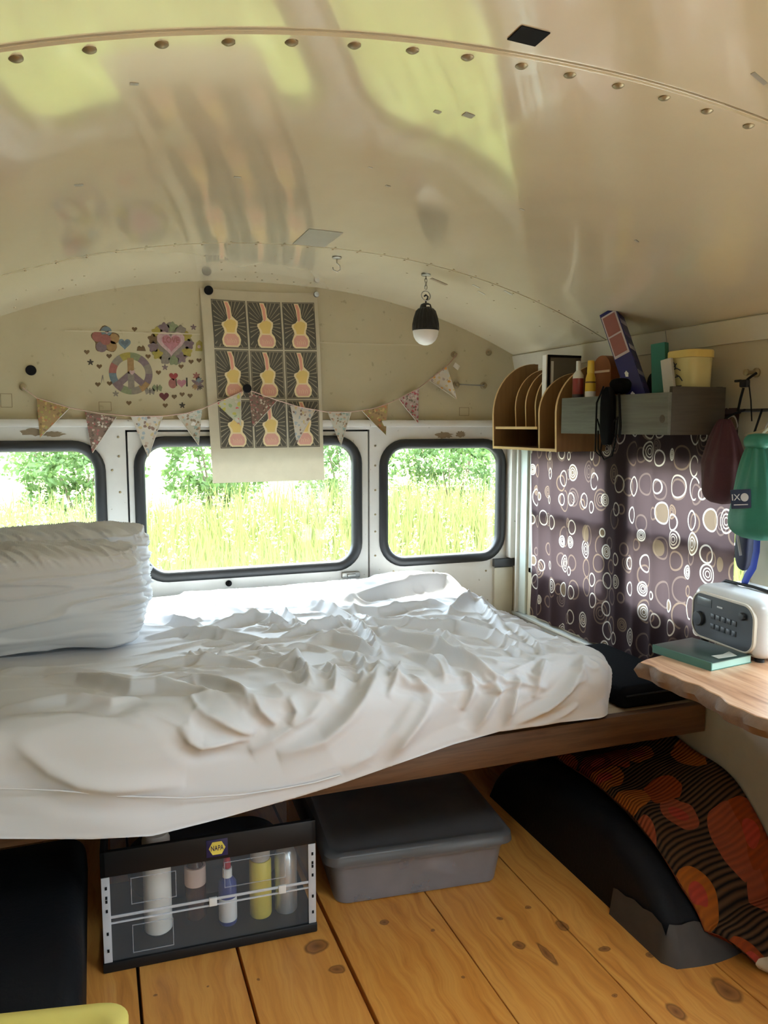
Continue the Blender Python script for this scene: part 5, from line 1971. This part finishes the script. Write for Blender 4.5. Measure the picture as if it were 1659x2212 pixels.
def tow_pt(u, v, off):
    """towel surface point in towel fractions"""
    q = (TL * (1 - u) + TR * u) * (1 - v) + (BL * (1 - u) + BR * u) * v
    sag = .006 * math.sin(u * math.pi) * (1 - v) ** 3
    yy = -.0225 - .003 * math.sin(u * 5.0 + 1) * v - .002 * math.sin(v * 9 + u * 3)
    if v < .25:
        yy = yy * (v / .25) + (-.004) * (1 - v / .25)
    return Vector((q.x, yy - off, q.z - sag))


M_INK = mat('charcoal_ink', (.075, .069, .052), .8)
M_RAY = mat('cream_ray_ink', (.30, .26, .18), .8)
M_UKC = mat('cream_outline_ink', (.72, .60, .36), .8)
M_UKP = mat('pink_ink', (.66, .30, .22), .8)
M_UKY = mat('yellow_ink', (.66, .48, .16), .8)
M_UKR = mat('rose_ink', (.62, .33, .26), .8)
UKE = [(.36, .03), (.49, .03), (.55, .14), (.575, .33), (.66, .39), (.74, .44), (.73, .53), (.69, .60), (.69, .67), (.76, .73), (.80, .82), (.77, .92), (.70, .97), (.34, .97), (.26, .92), (.24, .82), (.29, .73), (.33, .67), (.31, .60), (.25, .52), (.27, .47), (.38, .44), (.44, .38), (.41, .17)]
NECK = [(.385, .05), (.47, .05), (.52, .15), (.535, .36), (.49, .42), (.455, .38), (.44, .17)]
UPB = [(.44, .42), (.55, .40), (.66, .43), (.69, .48), (.64, .60), (.62, .67), (.40, .67), (.38, .60), (.31, .53), (.34, .47)]
LOB = [(.39, .70), (.63, .70), (.73, .78), (.74, .88), (.68, .94), (.36, .94), (.30, .88), (.30, .78)]
for r_ in range(3):
    for c_ in range(3):
        u0, u1 = .083 + c_ * .300, .083 + c_ * .300 + .285
        v0, v1 = .052 + r_ * .2585, .052 + r_ * .2585 + .250
        nseg = 8

        def cell(a, b, off):
            return tow_pt(u0 + (u1 - u0) * a, v0 + (v1 - v0) * b, off)

        def patch(poly, off):
            """polygon in cell fractions, triangulated as a fan-safe fine prism following the towel"""
            mb = MB()
            vs = [mb.bm.verts.new(cell(a, b, off)) for a, b in poly]
            for tri in tessellate_polygon([[Vector((a, b, 0)) for a, b in poly]]):
                mb.bm.faces.new([vs[i_] for i_ in tri])
            return mb
        G_ = np.zeros((5, 9, 3))
        for i in range(5):
            for j in range(9):
                G_[i, j] = cell(i / 4, j / 8, .0008)
        pn = MB().grid(G_).build('print_panel', M_INK, tow, 180)
        # sunburst and frame lines
        ry = MB()
        for k_ in range(30):
            a = 2 * math.pi * (k_ + .5) / 30
            dx_, dz_ = math.cos(a), math.sin(a)
            tmax = min((.46 / abs(dx_)) if abs(dx_) > 1e-6 else 9, (.47 / abs(dz_)) if abs(dz_) > 1e-6 else 9)
            w_ = .011
            q = [(.5 + dx_ * .22 - dz_ * w_ * .4, .5 + dz_ * .22 + dx_ * w_ * .4), (.5 + dx_ * .22 + dz_ * w_ * .4, .5 + dz_ * .22 - dx_ * w_ * .4), (.5 + dx_ * tmax + dz_ * w_, .5 + dz_ * tmax - dx_ * w_), (.5 + dx_ * tmax - dz_ * w_, .5 + dz_ * tmax + dx_ * w_)]
            ry.poly([cell(a_, b_, .0013) for a_, b_ in q])
        for (a0, a1, b0, b1) in ((.02, .98, .015, .025), (.02, .98, .975, .985), (.02, .035, .015, .985), (.965, .98, .015, .985)):
            ry.poly([cell(a0, b0, .0013), cell(a1, b0, .0013), cell(a1, b1, .0013), cell(a0, b1, .0013)])
        tag(ry.build('sunburst_lines', M_RAY, pn, None), kind='stuff')
        patch(UKE, .0020).build('ukulele_outline', M_UKC, pn, None)
        patch(NECK, .0026).build('ukulele_neck', M_UKP, pn, None)
        patch(UPB, .0026).build('ukulele_body', M_UKY, pn, None)
        patch(LOB, .0026).build('ukulele_base', M_UKR, pn, None)
        sw = MB()
        for k_ in range(5):
            x_ = .38 + .06 * k_
            sw.tube([cell(x_, .80 + .03 * (k_ % 2), .003), cell(x_ + .03, .84, .003), cell(x_ + .02, .89, .003)], .0006, 4)
        tag(sw.build('swirl_lines', M_UKC, pn, None), kind='stuff')

magnet('magnet', (450, 628), 'round black magnet at the top left corner of the towel', .0165, off=.0065)
magnet('magnet', (530, 840), 'round black magnet holding the middle of the bunting on the towel', .0165, off=.0345)
magnet('magnet', (67, 800), 'round black magnet alone on the bulkhead at the far left', .0175)
magnet('magnet', (682, 637), 'small dull steel magnet at the top right corner of the towel', .011, M_STEEL, off=.0065)
for px, lab in (((980, 766), 'dull brass stud holding the right end of the bunting'), ((1055, 762), 'dull brass stud on the bulkhead near the roof curve'), ((50, 836), 'dull brass stud holding the left end of the bunting')):
    c = W3(*px)
    o = MB().lathe([(.013, 0), (.013, .003), (.007, .006), (.006, .014), (.008, .017), (.001, .018)], (0, 0, 0), 16, M=Matrix.Translation((c.x, 0, c.z)) @ Matrix.Rotation(math.pi / 2, 4, 'X')).build('wall_stud', M_BRASSY)
    tag(o, lab, 'stud')
# little rod held between two studs
t = thing('peg_rail', W3(1015, 832), 'short metal rod between two brass studs on the bulkhead', 'rail')
for px in ((985, 831), (1044, 833)):
    c = W3(*px)
    MB().lathe([(.015, 0), (.015, .004), (.009, .008), (.008, .02), (.001, .022)], (0, 0, 0), 16, M=Matrix.Translation((c.x, 0, c.z)) @ Matrix.Rotation(math.pi / 2, 4, 'X')).build('stud', M_BRASSY, t)
a_, b_ = W3(990, 831, .018), W3(1042, 833, .018)
MB().tube([a_, b_], .0028, 8).build('rod', M_STEEL, t)

# ---- bunting
FL = [((80, 861), (150, 882), (87, 946)), ((184, 891), (251, 901), (199, 979)), ((282, 900), (350, 900), (319, 988)), ((382, 898), (435, 884), (428, 962)),
      ((465, 873), (517, 848), (517, 921)), ((534, 850), (595, 866), (543, 923)), ((623, 876), (676, 886), (637, 958)), ((704, 891), (755, 890), (733, 963)),
      ((778, 888), (834, 872), (830, 942)), ((857, 862), (901, 838), (899, 916)), ((921, 821), (961, 789), (982, 863))]
RB = [(50, 838), (80, 860), (150, 881), (215, 893), (282, 899), (350, 899), (400, 893), (435, 883), (480, 864), (530, 842), (600, 867), (640, 879), (700, 890), (755, 890), (800, 883), (834, 872), (860, 860), (901, 838), (940, 808), (965, 787), (982, 766)]


def boff(px):
    return .031 if 425 < px < 712 else .021


bun = thing('bunting', W3(520, 960, .03), 'string of eleven floral cotton pennants swagged across the rear bulkhead', 'bunting')
pal = [mat_floral('rust_floral', (.30, .20, .09), [(.42, .16, .07), (.30, .28, .08), (.45, .32, .12), (.20, .13, .06)], 85),
       mat_floral('dark_rose_floral', (.17, .11, .08), [(.40, .30, .24), (.28, .10, .09), (.10, .07, .05), (.48, .42, .34)], 95),
       mat_floral('pale_floral', (.50, .46, .38), [(.46, .36, .28), (.30, .34, .36), (.48, .38, .2), (.2, .13, .1)], 70),
       mat_floral('sage_floral', (.44, .42, .34), [(.24, .32, .28), (.42, .28, .18), (.34, .36, .30), (.22, .16, .1)], 85),
       mat_floral('spring_floral', (.42, .42, .30), [(.52, .12, .12), (.46, .42, .10), (.26, .34, .18), (.5, .46, .36)], 55),
       mat_floral('berry_floral', (.38, .30, .26), [(.38, .09, .10), (.26, .06, .07), (.5, .42, .36), (.16, .14, .1)], 95),
       mat_floral('orange_daisy_floral', (.54, .49, .40), [(.60, .30, .06), (.52, .40, .2), (.36, .30, .26), (.5, .5, .44)], 60)]
order = [0, 1, 2, 3, 4, 1, 2, 3, 0, 5, 6]
M_BIAS = mat('white_bias_edge', (.56, .52, .44), .8)
for i, (a_, b_, c_) in enumerate(FL):
    off = boff((a_[0] + b_[0]) / 2)
    A_, B_, C_ = W3(*a_, off), W3(*b_, off), W3(*c_, off)
    n = 9
    mb = MB()
    rows = []
    for r_ in range(n):
        f_ = r_ / (n - 1) * .985
        rows.append([A_.lerp(C_, f_).lerp(B_.lerp(C_, f_), s / 5) + Vector((0, -.004 * math.sin(s / 5 * math.pi + i) * f_ - .002 * math.sin(f_ * 6 + i), 0)) for s in range(6)])
    vs = [[mb.bm.verts.new(p) for p in row] for row in rows]
    for r_ in range(n - 1):
        for s in range(5):
            mb.bm.faces.new((vs[r_][s], vs[r_][s + 1], vs[r_ + 1][s + 1], vs[r_ + 1][s]))
    fo = mb.build('pennant', pal[order[i]], bun, 180)
    sd = 0 if i in (3, 8, 9, 10) else 5
    MB().tube([row[sd] + Vector((0, -.0008, 0)) for row in rows], .0014, 5).build('piping', M_BIAS, fo)
P = np.zeros((len(RB) * 4 - 3, 2, 3))
pts = [W3(x, y, boff(x) + .0025) for x, y in RB]
fine = []
for i in range(len(pts) - 1):
    for s in range(4):
        fine.append(pts[i].lerp(pts[i + 1], s / 4))
fine.append(pts[-1])
MB().tube(fine, .0055, 8, flat=.3).build('ribbon', mat('dusty_pink_ribbon', (.46, .30, .235), .75), bun, 60)
c = W3(981, 792, .022)
MB().box(-.014, .014, -.0006, .0006, -.010, .010).build('care_tag', mat('white_tag', (.60, .57, .50), .7), bun, xf=Matrix.Translation(c) @ Matrix.Rotation(.55, 4, 'Y'))

# ---- stickers on the bulkhead
def sticker_mat(n, c):
    return mat(n, tuple(.72 * v for v in c), .45, var=.45, scale=90)


S_BROWN = sticker_mat('brown_gold_print', (.17, .10, .035))
S_PINK = sticker_mat('pink_print', (.52, .22, .26))
S_PALEP = sticker_mat('pale_pink_print', (.58, .40, .40))
S_RED = sticker_mat('crimson_print', (.14, .012, .016))
S_BLUE = sticker_mat('dusty_blue_print', (.17, .235, .27))
S_YEL = sticker_mat('mustard_print', (.40, .33, .06))
S_GRN = sticker_mat('sage_print', (.24, .28, .15))
S_PUR = sticker_mat('mauve_print', (.22, .155, .17))
S_ROSE = sticker_mat('rosy_print', (.36, .13, .11))
S_ORG = sticker_mat('ochre_print', (.38, .23, .09))
S_GREY = sticker_mat('greige_print', (.27, .235, .19))
S_BLK = sticker_mat('dark_print', (.05, .04, .03))
PXM = .00186


def heart(cx, cz, r, n=22):
    out = []
    for i in range(n):
        a = 2 * math.pi * i / n
        out.append((cx + r * (16 * math.sin(a) ** 3) / 16, cz + r * (13 * math.cos(a) - 5 * math.cos(2 * a) - 2 * math.cos(3 * a) - math.cos(4 * a)) / 16))
    return out


def flower(cx, cz, r, petals=5, n=40, depth=.28):
    return [(cx + r * (1 - depth + depth * math.cos(petals * a)) * math.sin(a), cz + r * (1 - depth + depth * math.cos(petals * a)) * math.cos(a)) for a in np.linspace(0, 2 * math.pi, n)[:-1]]


def disc(cx, cz, r, n=18, e=1.0):
    return [(cx + r * math.cos(a), cz + r * e * math.sin(a)) for a in np.linspace(0, 2 * math.pi, n)[:-1]]


def crop(cx, cy):
    """sticker measurements were taken on a zoomed crop (x5.72)"""
    return W3(170 + cx / 5.72, 690 + cy / 5.72)


SMALL = [(690, 120, 'h'), (100, 402, 'h'), (376, 452, 'h'), (255, 580, 'h'), (857, 457, 'h'), (1388, 522, 'h'), (1265, 580, 'h'), (986, 655, 'h'),
         (237, 802, 'h'), (382, 790, 'h'), (620, 1032, 'h'), (1070, 1062, 'h'), (1180, 955, 'h'), (1376, 942, 'h'), (1278, 925, 'h'), (1487, 505, 'h')]
HLAB = ['above the gap between the flower and wreath', 'highest at the far left of the cluster', 'left of the peace sign top', 'left above the peace sign rim', 'between the peace sign and the wreath', 'below the right of the wreath', 'right of the mauve flower under the wreath', 'right of the peace sign middle', 'lower left beside the faint leaf', 'touching the lower left of the peace sign', 'near the ribbon below the peace sign', 'near the ribbon below the crimson heart', 'just right of the crimson heart', 'rightmost of the row beside the crimson heart', 'smallest between the crimson heart and the towel', 'tiny one close to the towel below the wreath']
for (cx, cy, kind_), hl_ in zip(SMALL, HLAB):
    c = crop(cx, cy)
    o = flatpoly(heart(c.x, c.z, .0095), .0006).build('heart_sticker', S_BROWN, None, None)
    tag(o, 'brown heart sticker ' + hl_, 'sticker', 'tiny heart stickers on the bulkhead')
for (cx, cy), lab in (((145, 530), 'tiny dark five petal flower sticker at the left of the peace sign'), ((1066, 592), 'tiny mauve flower sticker below the big heart sticker'), ((1418, 97), 'tiny round mauve flower sticker near the towel top'),
                      ((1280, 1062), 'tiny black flower sticker just above the bunting ribbon'), ((458, 918), 'faint tiny grey flower sticker below the peace sign')):
    c = crop(cx, cy)
    tag(flatpoly(flower(c.x, c.z, .0115), .0006).build('flower_sticker', S_BLK if 'dark' in lab or 'black' in lab else (S_GREY if 'faint' in lab else S_PUR), None, None), lab, 'sticker')
c = crop(1055, 950)
tag(flatpoly(heart(c.x, c.z, .0175), .0006).build('heart_sticker', S_RED, None, None), 'dark crimson heart sticker above the bunting', 'sticker')
c = crop(772, 355)
tag(flatpoly([(c.x - .016, c.z - .010), (c.x + .016, c.z - .010), (c.x + .012, c.z + .004), (c.x + .006, c.z + .011), (c.x + .001, c.z + .003), (c.x - .006, c.z + .008), (c.x - .013, c.z + .003)], .0006).build('bird_sticker', S_BROWN, None, None), 'small brown crown shaped sticker between flower and big heart', 'sticker')
# red flower with a blue bud
c = crop(330, 250)
t = thing('flower_sticker', c, 'large red and ochre flower sticker with a blue petal', 'sticker')
flatpoly(flower(c.x, c.z, .050, 5, depth=.14), .0006).build('outline', S_BROWN, t, None)
for k_, (dx_, dz_, mm) in enumerate(((-.026, .010, S_ROSE), (.028, .004, S_ORG), (-.014, -.026, S_PUR), (.020, -.022, S_ORG), (.004, .028, S_BLUE))):
    flatpoly(disc(c.x + dx_, c.z + dz_, .0185), .0011).build('petal', mm, t, None)
flatpoly(disc(c.x, c.z, .019), .0016).build('centre', S_ROSE, t, None)
flatpoly(heart(c.x + .006, c.z + .026, .006), .0016).build('white_spark', S_PALEP, t, None)
c = crop(567, 298)
t = thing('heart_sticker', c, 'dusty blue heart sticker beside the red flower sticker', 'sticker')
flatpoly(heart(c.x, c.z, .0215), .0006).build('outline', S_BLUE, t, None)
flatpoly(heart(c.x + .001, c.z + .001, .013), .0011).build('fill', sticker_mat('slate_print', (.12, .165, .20)), t, None)
# big heart in a wreath
c = crop(1140, 300)
t = thing('heart_sticker', c, 'large pink heart sticker in a wreath of flowers', 'sticker')
flatpoly(flower(c.x, c.z, .078, 9, 60, .07), .0005).build('backing', S_GREY, t, None)
for k_ in range(13):
    a = 2 * math.pi * k_ / 13
    mm = [S_PUR, S_YEL, S_GREY, S_GRN, S_PUR, S_YEL, S_BROWN][k_ % 7]
    flatpoly(flower(c.x + .064 * math.cos(a), c.z + .060 * math.sin(a), .0205, 5, 26, .16), .0010).build('wreath_flower', mm, t, None)
flatpoly(heart(c.x, c.z + .006, .050), .0015).build('pale_heart', S_PALEP, t, None)
flatpoly(heart(c.x + .001, c.z + .005, .034), .0020).build('inner_heart', S_PINK, t, None)
link('lettering', text_mesh('LOVE', .024, Matrix.Translation((c.x, -.0026, c.z + .012)) @ Matrix(((1, 0, 0, 0), (0, 0, -1, 0), (0, 1.2, 0, 0), (0, 0, 0, 1))), .0003), S_ROSE, t, None)
# peace sign
c = crop(645, 668)
t = thing('peace_sticker', c, 'round patchwork peace sign sticker on the bulkhead', 'sticker')
R1, R2 = .075, .050
cols = [S_GREY, S_PUR, S_GRN, S_YEL, S_GREY, S_ROSE, S_BLUE, S_PUR, S_GRN, S_GREY, S_ORG, S_PUR]
for k_ in range(12):
    a0, a1 = 2 * math.pi * k_ / 12, 2 * math.pi * (k_ + 1) / 12
    arcp = [(c.x + R1 * math.cos(a), c.z + R1 * math.sin(a)) for a in np.linspace(a0, a1, 5)] + [(c.x + R2 * math.cos(a), c.z + R2 * math.sin(a)) for a in np.linspace(a1, a0, 5)]
    flatpoly(arcp, .0006).build('patch', cols[k_], t, None)
for a, mm in ((90, S_ORG), (270, S_GREY), (222, S_PUR), (318, S_PUR)):
    d = Vector((math.cos(math.radians(a)), math.sin(math.radians(a))))
    n_ = Vector((-d.y, d.x)) * .011
    flatpoly([(c.x + n_.x, c.z + n_.y), (c.x - n_.x, c.z - n_.y), (c.x + d.x * .055 - n_.x, c.z + d.y * .055 - n_.y), (c.x + d.x * .055 + n_.x, c.z + d.y * .055 + n_.y)], .0009 if a != 270 else .0012).build('spoke', mm, t, None)
flatpoly(heart(c.x + .004, c.z + .004, .010), .0018).build('white_bird', S_PALEP, t, None)
# pink lettering cluster
c = crop(1215, 765)
t = thing('word_sticker', c, 'pink and red lettering sticker with small hearts', 'sticker')
flatpoly(heart(c.x - .012, c.z + .018, .016), .0006).build('red_heart', sticker_mat('red_print', (.36, .05, .05)), t, None)
flatpoly(disc(c.x - .016, c.z - .008, .015, e=1.2), .0006).build('pink_letter', S_ROSE, t, None)
flatpoly(heart(c.x + .016, c.z - .006, .017), .0011).build('pink_heart', S_PINK, t, None)
flatpoly([(c.x + .032, c.z - .018), (c.x + .038, c.z - .018), (c.x + .038, c.z + .014), (c.x + .032, c.z + .014)], .0006).build('dark_letter', S_BLK, t, None)
flatpoly([(c.x - .004, c.z - .016), (c.x, c.z - .018), (c.x - .002, c.z + .010), (c.x - .006, c.z + .008)], .0012).build('dark_stem', S_BLK, t, None)
# flowers half under the towel edge
c = crop(1470, 780)
t = thing('flower_sticker', c, 'cluster of grey flowers with red bloom sticker at the towel edge', 'sticker')
for dx_, dz_, r_, mm in ((0, -.004, .026, S_PUR), (-.004, .024, .015, S_ROSE), (.004, .010, .013, S_BLUE), (-.010, -.016, .012, S_ORG), (.008, -.018, .010, S_BLK)):
    flatpoly(flower(c.x + dx_, c.z + dz_, r_, 6, 30), .0006 + .0004 * (r_ < .02)).build('bloom', mm, t, None)
c = crop(1480, 330)
t = thing('bird_sticker', c, 'mustard yellow bird sticker beside the towel edge', 'sticker')
flatpoly([(c.x - .012, c.z - .018), (c.x + .014, c.z - .018), (c.x + .014, c.z + .014), (c.x + .004, c.z + .022), (c.x - .008, c.z + .012)], .0006).build('body', S_YEL, t, None)
flatpoly(disc(c.x + .002, c.z - .002, .006), .0011).build('eye', S_PALEP, t, None)
for (cx, cy), mm, lab in (((970, 850), S_GRN, 'sage green butterfly sticker under the peace sign'), ((880, 890), S_GREY, 'small striped grey butterfly sticker under the peace sign')):
    c = crop(cx, cy)
    t = thing('butterfly_sticker', c, lab, 'sticker')
    for sx_ in (-1, 1):
        flatpoly([(c.x, c.z - .004), (c.x + sx_ * .014, c.z - .012), (c.x + sx_ * .018, c.z + .004), (c.x + sx_ * .010, c.z + .014), (c.x, c.z + .004)], .0006).build('wing', mm, t, None)
    flatpoly([(c.x - .0015, c.z - .012), (c.x + .0015, c.z - .012), (c.x + .0015, c.z + .013), (c.x - .0015, c.z + .013)], .0010).build('body', S_BLK, t, None)
c = crop(300, 745)
tag(flatpoly([(c.x - .008, c.z - .018), (c.x - .003, c.z + .014), (c.x + .001, c.z + .018), (c.x + .004, c.z - .016), (c.x, c.z + .006)], .0006).build('leaf_sticker', S_GREY, None, None), 'faint grey leaf sticker left of the peace sign', 'sticker')
